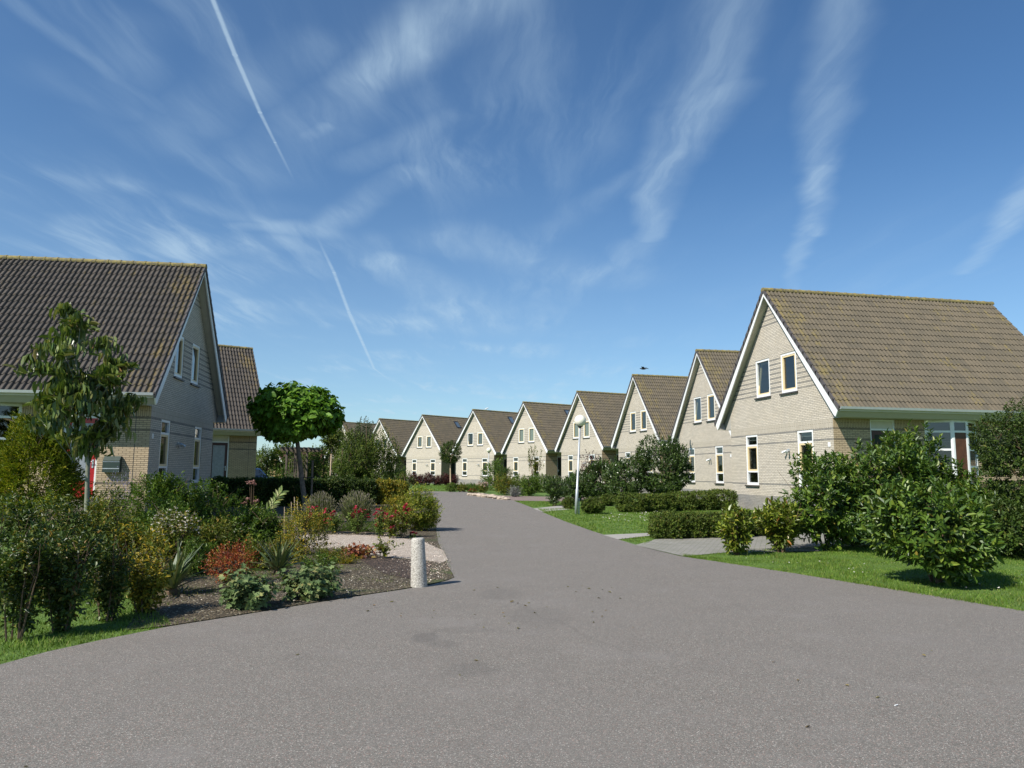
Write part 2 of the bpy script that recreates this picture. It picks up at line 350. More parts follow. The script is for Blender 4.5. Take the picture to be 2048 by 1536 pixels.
def house(kind,loc,yaw,label,opts={},group='brick holiday houses with steep tiled gables along the road'):
    sx=1 if kind=='R' else -1
    x,y,dz=loc; root=empty('brick_house',(x,y,dz),yaw,label,'house',group)
    def part(name,key,fn,mat,parent=root,uv=False,smooth=False,label=None,fix=False):
        me=cached((key,sx),lambda: fn().mesh(key,sx,uv,smooth,fix)); 
        if not me.materials: me.materials.append(mat)
        o=link(name,me,parent)
        if label: o['label']=label
        return o
    la=[(-2.42,-1.42,1.04,3.12),(1.4,2.36,1.04,3.12)] if kind=='R' else [(-2.62,-1.7,1.04,3.12),(1.12,2.04,1.04,3.12)]
    ua=[(-1.56,-.5,4.63,6.17),(.3,1.37,4.63,6.17)] if kind=='R' else [(-1.66,-.76,4.63,6.1),(.22,1.17,4.63,6.1)]
    zt=ET+(EV-Wd)*SL-.26
    def walls():
        m=MB(); D=.12
        vs,fs=wall_poly([(-Wd,-.1),(Wd,-.1),(Wd,zt),(0,H-.26),(-Wd,zt)],la+ua,lambda u,v:(0,u,v)); m.add(vs,fs)
        for a,b,c,dd in la+ua:
            m.add([(0,a,c),(D,a,c),(D,a,dd),(0,a,dd)],[(0,1,2,3)]); m.add([(0,b,c),(D,b,c),(D,b,dd),(0,b,dd)],[(3,2,1,0)])
            m.add([(0,a,dd),(D,a,dd),(D,b,dd),(0,b,dd)],[(0,1,2,3)]); m.add([(0,a,c),(D,a,c),(D,b,c),(0,b,c)],[(3,2,1,0)])
        ho=[(1.46,2.46,.62,3.43),(3.67,5.83,.62,3.43)]
        vs,fs=wall_poly([(0,-.1),(BL,-.1),(BL,3.6),(0,3.6)],ho,lambda u,v:(u,-Wd,v)); m.add(vs,fs)
        for a,b,c,dd in ho:
            m.add([(a,-Wd,c),(a,-Wd+D,c),(a,-Wd+D,dd),(a,-Wd,dd)],[(3,2,1,0)]); m.add([(b,-Wd,c),(b,-Wd+D,c),(b,-Wd+D,dd),(b,-Wd,dd)],[(0,1,2,3)])
            m.add([(a,-Wd,c),(a,-Wd+D,c),(b,-Wd+D,c),(b,-Wd,c)],[(0,1,2,3)]); m.add([(a,-Wd,dd),(a,-Wd+D,dd),(b,-Wd+D,dd),(b,-Wd,dd)],[(3,2,1,0)])
        m.add([(0,Wd,-.1),(BL,Wd,-.1),(BL,Wd,3.6),(0,Wd,3.6)],[(0,1,2,3)])
        m.add([(BL,-Wd,-.1),(BL,Wd,-.1),(BL,Wd,zt),(BL,0,H-.26),(BL,-Wd,zt)],[(0,1,2,3,4)])
        return m
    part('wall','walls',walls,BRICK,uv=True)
    # rooms behind the windows: floors, partition, ceiling
    part('interior','inner',lambda: MB().box(.3,BL-.2,-Wd+.15,Wd-.15,.5,.6).box(.3,BL-.2,-Wd+.15,Wd-.15,3.45,3.6).box(3.2,3.3,-Wd+.15,Wd-.15,.6,3.45).box(3.2,3.3,-2.2,2.2,3.6,6.2).box(.3,3.2,-.1,0,.6,3.45).box(.3,3.3,-.06,0,3.6,7.5),INTER)
    # roof
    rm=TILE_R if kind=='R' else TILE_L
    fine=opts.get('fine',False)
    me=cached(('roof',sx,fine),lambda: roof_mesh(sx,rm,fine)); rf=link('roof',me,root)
    def slab():
        m=MB(); t=.15
        for sg in (-1,1):
            pr=[(0,H-.02),(sg*EV,ET-.02),(sg*(EV-.0),ET-.16),(0,H-.24)]
            m.prism(pr if sg>0 else pr[::-1],-FO+.05,BL-.02)
        return m
    part('soffit','slab',slab,SOFFIT,fix=True)
    def eave(sg):
        m=MB()
        if 1:
            pr=[(sg*(EV+.0),ET-.10),(sg*(EV-.22),SF),(sg*(Wd+.004),SF),(sg*(Wd+.004),ET+.55)]
            m.prism(pr,.003,BL-.05)
            pr=[(sg*(EV+.0),ET-.10),(sg*(EV-.22),SF),(sg*(EV-.30),SF+.02),(sg*(EV-.12),ET-.02)]
            m.prism(pr,-FO+.06,.0)
        return m
    for sg in (-1,1): part('eaves_board','eave%d'%sg,lambda: eave(sg),EAVE,fix=True)
    def barge():
        m=MB()
        for sg in (-1,1):
            h=.155; m.prism([(0,H-.07),(sg*(EV+.01),ET-.07),(sg*(EV-.17),SF+.0),(sg*(EV-.26),SF+.07),(0,H-.07-h-.06)],-FO,-FO+.045)
        return m
    part('bargeboard','barge',barge,WHITE,fix=True)
    def vt():
        m=MB(); rows=19
        for sg in (-1,1):
            for r in range(rows):
                s0=r/rows; s1=(r+1)/rows+.01
                y0,z0=sg*EV*s0,H-(H-ET)*s0; y1,z1=sg*EV*s1,H-(H-ET)*s1
                m.prism([(y0,z0+.03),(y1+sg*.03,z1+.065),(y1+sg*.03-sg*.04,z1-.11),(y0-sg*.0,z0-.12)],-FO-.035,-FO+.01)
        return m
    part('verge_tiles','verge',vt,VERGE,fix=True)
    def ridge():
        m=MB(); x=-FO-.04; n=int((BL+FO)/.42)
        for i in range(n+1):
            x0=-FO-.04+i*.42; x1=min(x0+.44,BL+.06)
            for rr,(xa,xb) in ((.135,(x0,x1-.05)),(.15,(x1-.06,x1))):
                pts=[(rr*math.sin(a),H-.035+rr*math.cos(a)*.85) for a in np.linspace(-1.9,1.9,9)]
                m.prism(pts,xa,xb)
        return m
    part('ridge_tiles','ridge',ridge,RIDGE,fix=True)
    def gut(sg):
        m=MB()
        if 1:
            m.prism([(sg*(EV-.02),ET-.10),(sg*(EV+.11),ET-.09),(sg*(EV+.13),ET-.01),(sg*(EV+.11),ET-.02),(sg*(EV+.09),ET-.07),(sg*(EV-.01),ET-.07)],-FO+.02,BL-.02)
        return m
    for sg in (-1,1): part('gutter','gutter%d'%sg,lambda: gut(sg),plain_gut,fix=True)
    if kind=='L': part('movement_joint','joint',lambda: MB().box(.415,.43,-Wd-.003,-Wd+.02,.0,SF),DGREY)
    # windows
    def win(i,rect,lower):
        a,b,c,dd=rect; f=.085
        def frame():
            m=MB(); m.box(.015,.1,a,a+f,c,dd).box(.015,.1,b-f,b,c,dd).box(.015,.1,a+f,b-f,c,c+f+.02).box(.015,.1,a+f,b-f,dd-f,dd)
            if lower: m.box(.02,.095,a+f,b-f,2.64,2.71).box(.02,.095,a+f,b-f,1.56,1.62)
            return m
        wn=part('window','win%d'%i,frame,WHITE)
        if lower:
            parts=[('t',2.71,dd-f),('m',1.62,2.64),('b',c+f,1.56)]
        else: parts=[('m',c+f,dd-f)]
        for nm,z0,z1 in parts:
            if nm=='m':
                def sash(): 
                    g=.07; m=MB(); return m.box(.025,.075,a+f,a+f+g,z0,z1).box(.025,.075,b-f-g,b-f,z0,z1).box(.025,.075,a+f+g,b-f-g,z0,z0+g).box(.025,.075,a+f+g,b-f-g,z1-g,z1)
                tilt=opts.get('tilt')==i
                s=part('sash','sash%d'%i,sash,OCHRE if not opts.get('whitesash') else WHITE,wn)
                if tilt:
                    s.matrix_local=Matrix.Translation((.06*sx,0,z0))@Matrix.Rotation(.13*sx,4,'Y')@Matrix.Translation((-.06*sx,0,-z0))
            p=part('pane','pane%d%s'%(i,nm),lambda: MB().add([(.08,a+f,z0),(.08,b-f,z0),(.08,b-f,z1),(.08,a+f,z1)],[(0,1,2,3)]),GLASS,wn)
            if nm=='m' and opts.get('tilt')==i: p.matrix_local=s.matrix_local.copy()
        part('sill','sill%d'%i,lambda: MB().prism([(a-.06,c-.01),(b+.06,c-.01),(b+.06,c-.07),(a-.06,c-.07)],-.07,.06),STONE,wn,fix=True)
        bl=opts.get('blind',{}).get(i)
        if lower: 
            part('blind','rol%d'%i,lambda: MB().box(.13,.15,a+f,b-f,2.88,3.1),CURTG,wn)
        if bl:
            part('blind','bli%d%s'%(i,bl),lambda: MB().box(.13,.15,a+f*.5,b-f*.5,c,dd),CURT if bl=='c' else CURTG,wn)
        elif not lower:
            part('curtain','cur%d'%i,lambda: curtain(a+f,b-f,c,dd,.2),CURTG if i%2 else plain_mauve,wn)
    def curtain(a,b,c,dd,frac):
        m=MB(); n=10; v=[]
        for k in range(n+1):
            y=a+(b-a)*frac*k/n; xx=.19+.015*math.sin(k*2.4); v+=[(xx,y,c),(xx,y,dd)]
        m.add(v,[(2*k,2*k+2,2*k+3,2*k+1) for k in range(n)]); return m
    for i,r in enumerate(la): win(i,r,True)
    for i,r in enumerate(ua): win(i+2,r,False)
    # wall spotlight and number plate
    def spot():
        m=MB().box(-.03,.0,-.93,-.77,2.36,2.46)
        for s in (-1,1): m.tube([(-.02,-.85+s*.03,2.41),(-.1,-.85+s*.07,2.38)],.012,5).tube([(-.08,-.85+s*.06,2.40),(-.2,-.85+s*.15,2.31)],[.03,.055],8)
        return m
    part('wall_lamp','spot',spot,STEEL)
    part('number_plate','plate',lambda: MB().box(-.012,0,-3.42,-3.28,2.46,2.62),WHITE)
    # front door
    dm={'brown':DARKWOOD,'red':REDDOOR}[opts.get('door','brown')]
    def dframe(): return MB().box(1.46,1.52,-Wd+.03,-Wd+.11,.62,3.43).box(2.40,2.46,-Wd+.03,-Wd+.11,.62,3.43).box(1.52,2.40,-Wd+.03,-Wd+.11,3.05,3.11).box(1.52,2.40,-Wd+.03,-Wd+.11,3.38,3.43)
    part('door_frame','dframe',dframe,WHITE)
    part('transom_panel','trans',lambda: MB().box(1.52,2.40,-Wd+.05,-Wd+.09,3.11,3.38),SOFFIT)
    def dleaf():
        m=MB(); y0,y1=-Wd+.045,-Wd+.09
        return m.box(1.52,1.65,y0,y1,.64,3.05).box(2.27,2.40,y0,y1,.64,3.05).box(1.65,2.27,y0,y1,.64,1.15).box(1.65,2.27,y0,y1,2.9,3.05)
    dr=part('door','dleaf_'+opts.get('door','brown'),dleaf,dm)
    part('pane','dpane',lambda: MB().box(1.65,2.27,-Wd+.06,-Wd+.075,1.15,2.9),plain_dglass if opts.get('door')!='red' else plain_frost,dr)
    part('handle','dhand',lambda: MB().box(1.56,1.61,-Wd+.03,-Wd+.045,1.55,1.80).tube([(1.585,-Wd+.03,1.74),(1.585,-Wd-.03,1.74),(1.72,-Wd-.03,1.74)],.012,6),STEEL,dr)
    # glazed bay with the second door
    P=[(3.67,-Wd-.0),(4.45,-Wd-.42),(5.08,-Wd-.42),(5.83,-Wd-.0)]
    def posts():
        m=MB()
        for i in range(3):
            a=Vector((*P[i],0)); b=Vector((*P[i+1],0)); dirv=(b-a).normalized(); nv=Vector((dirv.y,-dirv.x,0))
            def bar(s0,s1,z0,z1,th=.07):
                p=[a+dirv*s0,a+dirv*s1]; q=[v+nv*th*-1 for v in p]
                m.add([(*v.xy,z) for z in (z0,z1) for v in (p[0],p[1],q[1],q[0])],[(0,3,2,1),(4,5,6,7),(0,1,5,4),(1,2,6,5),(2,3,7,6),(3,0,4,7)])
            L=(b-a).length; w=.075
            bar(0,w,.62,3.43); bar(L-w,L,.62,3.43)
            zs=[.62,1.16,1.76,2.36,3.0,3.36] if i!=1 else [.62,3.0,3.36]
            for z in zs: bar(w,L-w,z,z+(.07 if z not in (.62,) else .1),.06)
        return m
    bay=part('glazed_bay','bay',posts,WHITE,fix=True)
    def bglass(i):
        a=Vector((*P[i],0)); b=Vector((*P[i+1],0)); dirv=(b-a).normalized(); nv=Vector((dirv.y,-dirv.x,0))*-.03
        lo=3.04 if i==1 else .7
        a2,b2=a+nv+dirv*.05,b+nv-dirv*.05
        return MB().add([(a2.x,a2.y,lo),(b2.x,b2.y,lo),(b2.x,b2.y,3.4),(a2.x,a2.y,3.4)],[(0,1,2,3)])
    for i in range(3): part('pane','bayg%d'%i,lambda: bglass(i),GLASS,bay)
    part('door','baydoor',lambda: MB().box(4.53,5.0,-Wd-.40,-Wd-.36,.66,3.0),BROWNWOOD,bay)
    part('bay_roof','bayroof',lambda: MB().add([(*p,z) for z in (3.431,3.443) for p in P],[(0,1,2,3),(7,6,5,4)]+[(i,i+4,(i+1)%4+4,(i+1)%4) for i in range(4)]),WHITE,bay,fix=True)
    for (ra,rb,sa,sb) in opts.get('sky',[]):
        def sk():
            m=MB(); n=Vector((0,-(H-ET),EV)).normalized(); e=Vector((0,-EV,-(H-ET))).normalized(); o=Vector((0,0,H))
            def bx(r0,r1,s0,s1,h0,h1):
                v=[o+e*s+n*h+Vector((r,0,0)) for h in (h0,h1) for s in (s0,s1) for r in (r0,r1)]
                m.add(v,[(0,2,3,1),(4,5,7,6),(0,1,5,4),(2,6,7,3),(0,4,6,2),(1,3,7,5)])
            f=.07; bx(ra,rb,sa,sa+f,0,.12); bx(ra,rb,sb-f,sb,0,.12); bx(ra,ra+f,sa+f,sb-f,0,.12); bx(rb-f,rb,sa+f,sb-f,0,.12); return m
        s=part('skylight','sky%.1f'%ra,sk,DGREY,fix=True)
        def sg():
            n=Vector((0,-(H-ET),EV)).normalized(); e=Vector((0,-EV,-(H-ET))).normalized(); o=Vector((0,0,H))
            return MB().add([o+e*ss+n*.08+Vector((r,0,0)) for r,ss in ((ra+.06,sa+.06),(rb-.06,sa+.06),(rb-.06,sb-.06),(ra+.06,sb-.06))],[(0,3,2,1)])
        part('pane','skyg%.1f'%ra,sg,plain_skyglass,s)
    return root
plain_gut=plain('gutter_zinc',(.58,.60,.63),.35,metal=.3,var=.05)
plain_mauve=plain('mauve_curtain',(.30,.22,.30),.9)
plain_dglass=plain('dark_door_glass',(.02,.03,.022),.3,var=.2,spec=.15)
plain_frost=plain('frosted_door_glass',(.27,.29,.32),.25,var=.15,scale=12)
plain_skyglass=plain('skylight_glass',(.10,.14,.18),.05,var=.1,spec=1.0)
SKYL=[(4.62,5.35,.85,2.0)]
house('R',(10.468,28.86,0),.2016,'nearest brick house on the right side of the road, behind the big laurel bushes',{'fine':True,'tilt':3,'sky':[(9.3,10.1,4.4,5.6)]})
house('R',(11.394,43.183,-.07),.1705,'second brick house on the right, roof cut off by the white edge of the nearest',{'tilt':3})
house('R',(9.502,54.969,0),.2671,'third brick house on the right, a tall laurel bush under its meeting eaves',{'blind':{}})
house('R',(6.289,66.523,0),.4398,'fourth house on the right, gable directly behind the globe of the near street lamp',{'blind':{2:'c',3:'c'}})
house('R',(1.486,77.099,0),.5849,'fifth house on the right, with cream blinds and a thin young tree before its wall',{'blind':{2:'c',3:'c'},'sky':SKYL})
house('R',(-4.404,86.912,0),.724,'house between the clipped ball tree and the far street lamp, white gull on its ridge',{'blind':{2:'g'},'sky':SKYL,'tilt':3})
house('R',(-11.535,95.785,0),.8026,'house with grey upper blinds above the dark red barberry hedge, left of the ball tree',{'blind':{2:'g',3:'g'},'sky':SKYL})
house('R',(-18.51,103.093,0),.8104,'farthest whole gable of the row, its left part behind the leafy trees',{'blind':{}})
house('R',(-25.6,110.6,0),.83,'last brick house of the row, only a piece of roof showing above the trees',{})
house('L',(-11.562,25.861,0),.1389,'big brick house at the left edge with a red front door and green mailbox',{'fine':True,'door':'red'},'brick holiday houses on the left side')
house('L',(-16.087,43.47,-.06),.5793,'small looking brick house standing behind the big left one, beside the round catalpa',{'door':'brown'},'brick holiday houses on the left side')
# ---------------------------------------------------------------- ground sheets
def sheet(name,pts,z,mat,kind='structure',sub=False):
    pts=[Vector((p[0],p[1],z)) for p in pts]; tr=tessellate_polygon([pts])
    me=bpy.data.meshes.new(name); me.from_pydata([tuple(p) for p in pts],[],[tuple(t) for t in tr])
    import bmesh
    bm=bmesh.new(); bm.from_mesh(me); bmesh.ops.recalc_face_normals(bm,faces=bm.faces)
    for f in bm.faces:
        if f.normal.z<0: f.normal_flip()
    bm.to_mesh(me); bm.free(); me.materials.append(mat); o=bpy.data.objects.new(name,me); C.objects.link(o); tag(o,kind=kind); return o
def asphalt():
    m,t,b=new_mat('asphalt'); tcn=t.n('ShaderNodeTexCoord'); O=tcn.outputs['Object']
    big=t.noise(O,.35,4,.6); med=t.noise(O,2.2,4,.65)
    vo=t.n('ShaderNodeTexVoronoi'); vo.inputs['Scale'].default_value=210; t.l(O,vo.inputs['Vector'])
    sp=t.xyz(vo.outputs['Color'])
    grain=t.ramp(sp[0],[(.0,(.085,.078,.066)),(.45,(.160,.147,.125)),(.8,(.215,.197,.167)),(.93,(.27,.246,.212)),(1,(.56,.52,.46))])
    grain=t.mix(t.m('GREATER_THAN',sp[1],.93),grain,(.30,.20,.16))
    c=t.mix(t.sstep(big,.35,.7,.0,.28),grain,(.20,.18,.16)); c=t.mix(t.sstep(med,.45,.75,0,.16),c,(.12,.105,.095))
    p=t.xyz(O)
    def blob(x,y,rx,ry,k):
        dx=t.m('DIVIDE',t.m('SUBTRACT',p[0],x),rx); dy=t.m('DIVIDE',t.m('SUBTRACT',p[1],y),ry)
        r=t.m('ADD',t.m('SQRT',t.m('ADD',t.m('MULTIPLY',dx,dx),t.m('MULTIPLY',dy,dy))),t.m('MULTIPLY',t.m('SUBTRACT',t.noise(O,9,3,.6),.5),1.2))
        return t.sstep(r,.7,1.15,k,0)
    for (px,py,rx,ry,k) in ((850,1277,.13,.22,.55),(885,1290,.16,.14,.35),(940,1340,.22,.2,.35),(1000,1190,.3,.4,.25),(1080,1235,.35,.6,.2),(925,1262,.3,.15,.2)):
        q=G(px,py); c=t.mix(blob(q.x,q.y,rx,ry,k*.9),c,(.10,.092,.082))
    for (pa,pb,wd_,kk) in (((985,1192),(1320,1335),.06,.16),((640,1225),(1010,1192),.05,.14),((905,1540),(1150,1300),.08,.1),((1290,1100),(1060,1210),.06,.08)):
        A,B=G(*pa),G(*pb); dv=(B-A); Ln=dv.length; dv/=Ln; ux=t.m('SUBTRACT',p[0],A.x); uy=t.m('SUBTRACT',p[1],A.y)
        al=t.m('ADD',t.m('MULTIPLY',ux,dv.x),t.m('MULTIPLY',uy,dv.y)); ac=t.m('ABSOLUTE',t.m('ADD',t.m('SUBTRACT',t.m('MULTIPLY',ux,dv.y),t.m('MULTIPLY',uy,dv.x)),t.m('MULTIPLY',t.m('SUBTRACT',t.noise(O,1.1,3,.6),.5),.5)))
        k=t.m('MULTIPLY',t.sstep(ac,0,wd_,kk,0),t.m('MULTIPLY',t.sstep(al,0,.5),t.sstep(al,Ln-.5,Ln,1,0))); c=t.mix(k,c,(.09,.08,.072))
    c=t.mix(t.sstep(t.noise(O,.9,5,.7),.5,.72,0,.35),c,(.235,.215,.195))
    # thin seams and cracks
    cr=t.n('ShaderNodeTexVoronoi'); cr.feature='DISTANCE_TO_EDGE'; cr.inputs['Scale'].default_value=.22
    wv=t.n('ShaderNodeVectorMath'); wv.operation='ADD'; t.l(O,wv.inputs[0]); ns=t.n('ShaderNodeVectorMath'); ns.operation='SCALE'; t.l(t.noise(O,1.5,4,.6,out=1),ns.inputs[0]); ns.inputs['Scale'].default_value=.5; t.l(ns.outputs[0],wv.inputs[1]); t.l(wv.outputs[0],cr.inputs['Vector'])
    c=t.mix(t.sstep(cr.outputs['Distance'],.001,.004,.10,0),c,(.12,.105,.095))
    t.l(c,b.inputs['Base Color']); b.inputs['Roughness'].default_value=.88; b.inputs['Specular IOR Level'].default_value=.35
    bp=t.n('ShaderNodeBump'); bp.inputs['Strength'].default_value=.55; bp.inputs['Distance'].default_value=.004; t.l(vo.outputs['Distance'],bp.inputs['Height']); t.l(bp.outputs[0],b.inputs['Normal'])
    return m
def grass_ground():
    m,t,b=new_mat('lawn'); tcn=t.n('ShaderNodeTexCoord'); O=tcn.outputs['Object']
    a=t.noise(O,.5,5,.6); f=t.noise(O,28,4,.7); g=t.noise(O,4,4,.6)
    c=t.ramp(f,[(.25,(.04,.08,.010)),(.5,(.085,.16,.017)),(.75,(.14,.23,.03))]); c=t.mix(t.sstep(a,.4,.7,0,.3),c,(.13,.17,.03)); c=t.mix(t.sstep(g,.5,.8,0,.4),c,(.05,.10,.015))
    t.l(c,b.inputs['Base Color']); b.inputs['Roughness'].default_value=.9
    bp=t.n('ShaderNodeBump'); bp.inputs['Strength'].default_value=.8; bp.inputs['Distance'].default_value=.03; t.l(f,bp.inputs['Height']); t.l(bp.outputs[0],b.inputs['Normal']); return m
def speckle(name,stops,scale,rough=.95,mossy=None,bumpd=.02):
    m,t,b=new_mat(name); tcn=t.n('ShaderNodeTexCoord'); O=tcn.outputs['Object']
    vo=t.n('ShaderNodeTexVoronoi'); vo.inputs['Scale'].default_value=scale; t.l(O,vo.inputs['Vector']); s=t.xyz(vo.outputs['Color'])
    c=t.ramp(s[0],stops); n=t.noise(O,1.2,5,.65)
    if mossy: c=t.mix(t.sstep(n,.52,.68,0,.75),c,mossy)
    c=t.mix(t.sstep(t.noise(O,6,4,.6),.3,.7,.35,0),c,tuple(x*.5 for x in stops[0][1]))
    t.l(c,b.inputs['Base Color']); b.inputs['Roughness'].default_value=rough
    bp=t.n('ShaderNodeBump'); bp.inputs['Strength'].default_value=1; bp.inputs['Distance'].default_value=bumpd; t.l(vo.outputs['Distance'],bp.inputs['Height']); bp.invert=True; t.l(bp.outputs[0],b.inputs['Normal']); return m
def pavers(name,c1,c2,mo,ang,w=.21,h=.105):
    m,t,b=new_mat(name); tcn=t.n('ShaderNodeTexCoord'); mp=t.n('ShaderNodeMapping'); mp.inputs['Rotation'].default_value=(0,0,ang); t.l(tcn.outputs['Object'],mp.inputs[0])
    o=t.n('ShaderNodeTexBrick'); o.inputs['Scale'].default_value=1; o.inputs['Brick Width'].default_value=w; o.inputs['Row Height'].default_value=h; o.inputs['Mortar Size'].default_value=.008; o.inputs['Mortar Smooth'].default_value=.3
    for k,c in (('Color1',c1),('Color2',c2),('Mortar',mo)): o.inputs[k].default_value=(*c,1)
    t.l(mp.outputs[0],o.inputs['Vector']); c=t.mix(t.sstep(t.noise(tcn.outputs['Object'],1.5,4,.6),.4,.7,0,.4),o.outputs[0],(.15,.15,.10)); t.l(c,b.inputs['Base Color']); b.inputs['Roughness'].default_value=.9
    bp=t.n('ShaderNodeBump'); bp.inputs['Strength'].default_value=.6; bp.inputs['Distance'].default_value=.006; bp.invert=True; t.l(o.outputs['Fac'],bp.inputs['Height']); t.l(bp.outputs[0],b.inputs['Normal']); return m
gm=grass_ground()
g=sheet('ground',[(-900,-60),(900,-60),(900,1500),(-900,1500)],0,gm)
LEFT=[(-14,-3.5),(-9,-.8),(-6.5,1.6),(-5.1,3.6)]+[tuple(G(*p).xy) for p in ((0,1331),(95,1305),(200,1282),(340,1254),(480,1232),(600,1212),(700,1196),(800,1181),(860,1171),(895,1162),(909,1156),(905,1148),(893,1128),(884,1104),(876,1085),(872,1060),(876,1030),(876,1008),(872,996))]
FAR=[(-5.2,44),(-12,49),(-30,60),(-34,70),(-14,60.5),(-5.9,56.5),(-4.2,55.8)]
RIGHT=[tuple(G(*p).xy) for p in ((925,982.5),(960,985.5),(1000,991.5),(1030,1002),(1060,1014),(1090,1027),(1130,1043),(1180,1061),(1235,1079),(1290,1096),(1360,1113),(1450,1126),(1600,1149),(1760,1175),(1900,1198),(2048,1223))]+[(7.2,5.6),(9.5,2.2),(12,-3.5)]
road=sheet('road',LEFT+FAR+RIGHT+[(12,-12),(-14,-12)],.008,asphalt())
SOIL=speckle('garden_soil',[(0,(.040,.029,.015)),(.6,(.085,.064,.034)),(.9,(.15,.115,.068)),(1,(.36,.32,.23))],42,mossy=(.07,.10,.02))
sheet('soil_bed',[G(*p).xy for p in ((250,1262),(340,1253),(480,1231),(600,1211),(700,1195),(800,1180),(860,1170),(895,1161),(908,1156),(905,1148),(893,1128),(884,1104),(876,1085),(872,1060),(876,1030),(876,1000),(600,1000),(430,1000),(300,1020),(200,1060),(160,1120),(180,1180),(300,1190))],.012,SOIL)
GRAVEL=speckle('pink_gravel',[(0,(.34,.27,.20)),(.4,(.50,.41,.32)),(.8,(.62,.53,.43)),(1,(.74,.67,.58))],55)
sheet('gravel_path',[G(*p).xy for p in ((470,1076),(560,1073),(640,1070),(720,1071),(790,1075),(850,1086),(886,1102),(896,1122),(880,1128),(850,1122),(790,1117),(740,1110),(690,1100),(600,1096),(470,1090))],.016,GRAVEL)
MULCH=speckle('bark_mulch',[(0,(.032,.020,.012)),(.6,(.065,.042,.028)),(1,(.14,.095,.065))],30,bumpd=.03)
sheet('mulch_bed',[G(*p).xy for p in ((700,1108),(760,1116),(830,1123),(862,1128),(858,1150),(820,1160),(770,1150),(735,1130))],.017,MULCH)
BACKSOIL=speckle('shaded_soil',[(0,(.05,.035,.02)),(1,(.14,.10,.07))],30)
PAVE=pavers('grey_pavers',(.30,.28,.24),(.24,.225,.20),(.13,.14,.08),.35)
sheet('driveway',[G(*p).xy for p in ((1270,1091),(1368,1113.5),(1450,1106),(1640,1103),(1700,1082),(1640,1066),(1440,1071),(1310,1079.5))],.010,PAVE)
CONC=plain('concrete_strip',(.33,.31,.27),.9,bump=.3)
sheet('path',[G(*p).xy for p in ((1206,1070.5),(1236,1079.5),(1300,1072),(1470,1066),(1470,1061),(1300,1066.5))],.010,CONC)
sheet('path',[G(*p).xy for p in ((1066,1017.5),(1084,1024),(1140,1019),(1140,1011),(1112,1012.5))],.010,CONC)
sheet('driveway',[G(*p).xy for p in ((990,991),(1026,1001.5),(1110,1003),(1200,1002),(1200,995),(1090,993.5))],.010,pavers('red_pavers',(.27,.19,.16),(.22,.16,.14),(.12,.10,.08),.6))

# ---------------------------------------------------------------- grass blades and litter
def inpoly(P,poly):
    x,y=P[:,0],P[:,1]; r=np.zeros(len(P),bool); n=len(poly)
    for i in range(n):
        x1,y1=poly[i]; x2,y2=poly[(i+1)%n]
        r^=((y1>y)!=(y2>y))&(x<(x2-x1)*(y-y1)/((y2-y1) or 1e-9)+x1)
    return r
def blades(name,label,poly,density,h,w,mat,holes=()):
    poly=[tuple(p)[:2] for p in poly]; a=np.array(poly); lo,hi=a.min(0),a.max(0)
    n=int((hi-lo).prod()*density); P=lo+(hi-lo)*RNG.random((n,2)); P=P[inpoly(P,poly)]
    for hp in holes: P=P[~inpoly(P,[tuple(q)[:2] for q in hp])]
    n=len(P); clump=.7+.5*np.sin(P[:,0]*3.1+np.cos(P[:,1]*2.3)*2)*np.sin(P[:,1]*2.7)
    hh=h*(.5+RNG.random(n)*.8)*clump; an=RNG.random(n)*6.283; ln=RNG.normal(0,.45,(n,2))*hh[:,None]
    dx=np.stack([np.cos(an),np.sin(an)],1)*w*(.6+.8*RNG.random(n))[:,None]
    z=np.full((n,1),.0)
    V=np.stack([np.concatenate([P-dx,z],1),np.concatenate([P+dx,z],1),np.concatenate([P+ln,hh[:,None]],1)],1).reshape(-1,3)
    o=link(name,npmesh(name,V,[np.arange(3*n).reshape(-1,3)]),None,mat); return tag(o,label,'grass',kind='stuff')
GRASSM=leaf_mat('grass_blades',[(0,(.065,.125,.012)),(.5,(.115,.205,.022)),(.85,(.18,.27,.04)),(1,(.32,.31,.09))],0.55,0.3,0.25)
drv=[G(*p).xy for p in ((1262,1089),(1368,1114.5),(1450,1107),(1640,1104),(1700,1082),(1640,1066),(1440,1071),(1305,1080))]
blades('grass','lawn in front of the big laurels along the lower right road edge',[G(*p).xy for p in ((1366,1113),(1450,1126.5),(1600,1149.5),(1760,1175.5),(1900,1198.5),(2070,1226),(2300,1180),(2200,1075),(1640,1095),(1450,1106))],1800,.045,.004,GRASSM)
blades('grass','lawn with white daisies around the near street lamp',[G(*p).xy for p in ((1074,1018),(1092,1027.5),(1130,1043.5),(1180,1061.5),(1208,1070),(1300,1066),(1480,1060),(1600,1045),(1500,1018),(1240,1014),(1120,1017))],420,.06,.008,GRASSM)
blades('grass','small grass wedge between the concrete strip and the paved driveway',[G(*p).xy for p in ((1238,1080),(1288,1090),(1312,1079),(1420,1071),(1470,1067),(1300,1072.5))],900,.05,.006,GRASSM)
blades('grass','small grass patch left of the path before the middle laurels',[G(*p).xy for p in ((1027,1002),(1062,1014.5),(1112,1012),(1140,1010),(1110,1003.5))],300,.06,.01,GRASSM)
blades('grass','grass verge under the dark shrubs at the lower left corner',[G(*p).xy for p in ((-60,1345),(0,1330),(95,1304),(200,1281),(345,1253),(300,1215),(260,1150),(100,1140),(-60,1150))],2200,.045,.004,GRASSM)
blades('grass','green grass between the barberry bush and the mallow plants',[G(*p).xy for p in ((380,1160),(430,1135),(450,1110),(400,1090),(370,1120))],500,.08,.006,GRASSM)
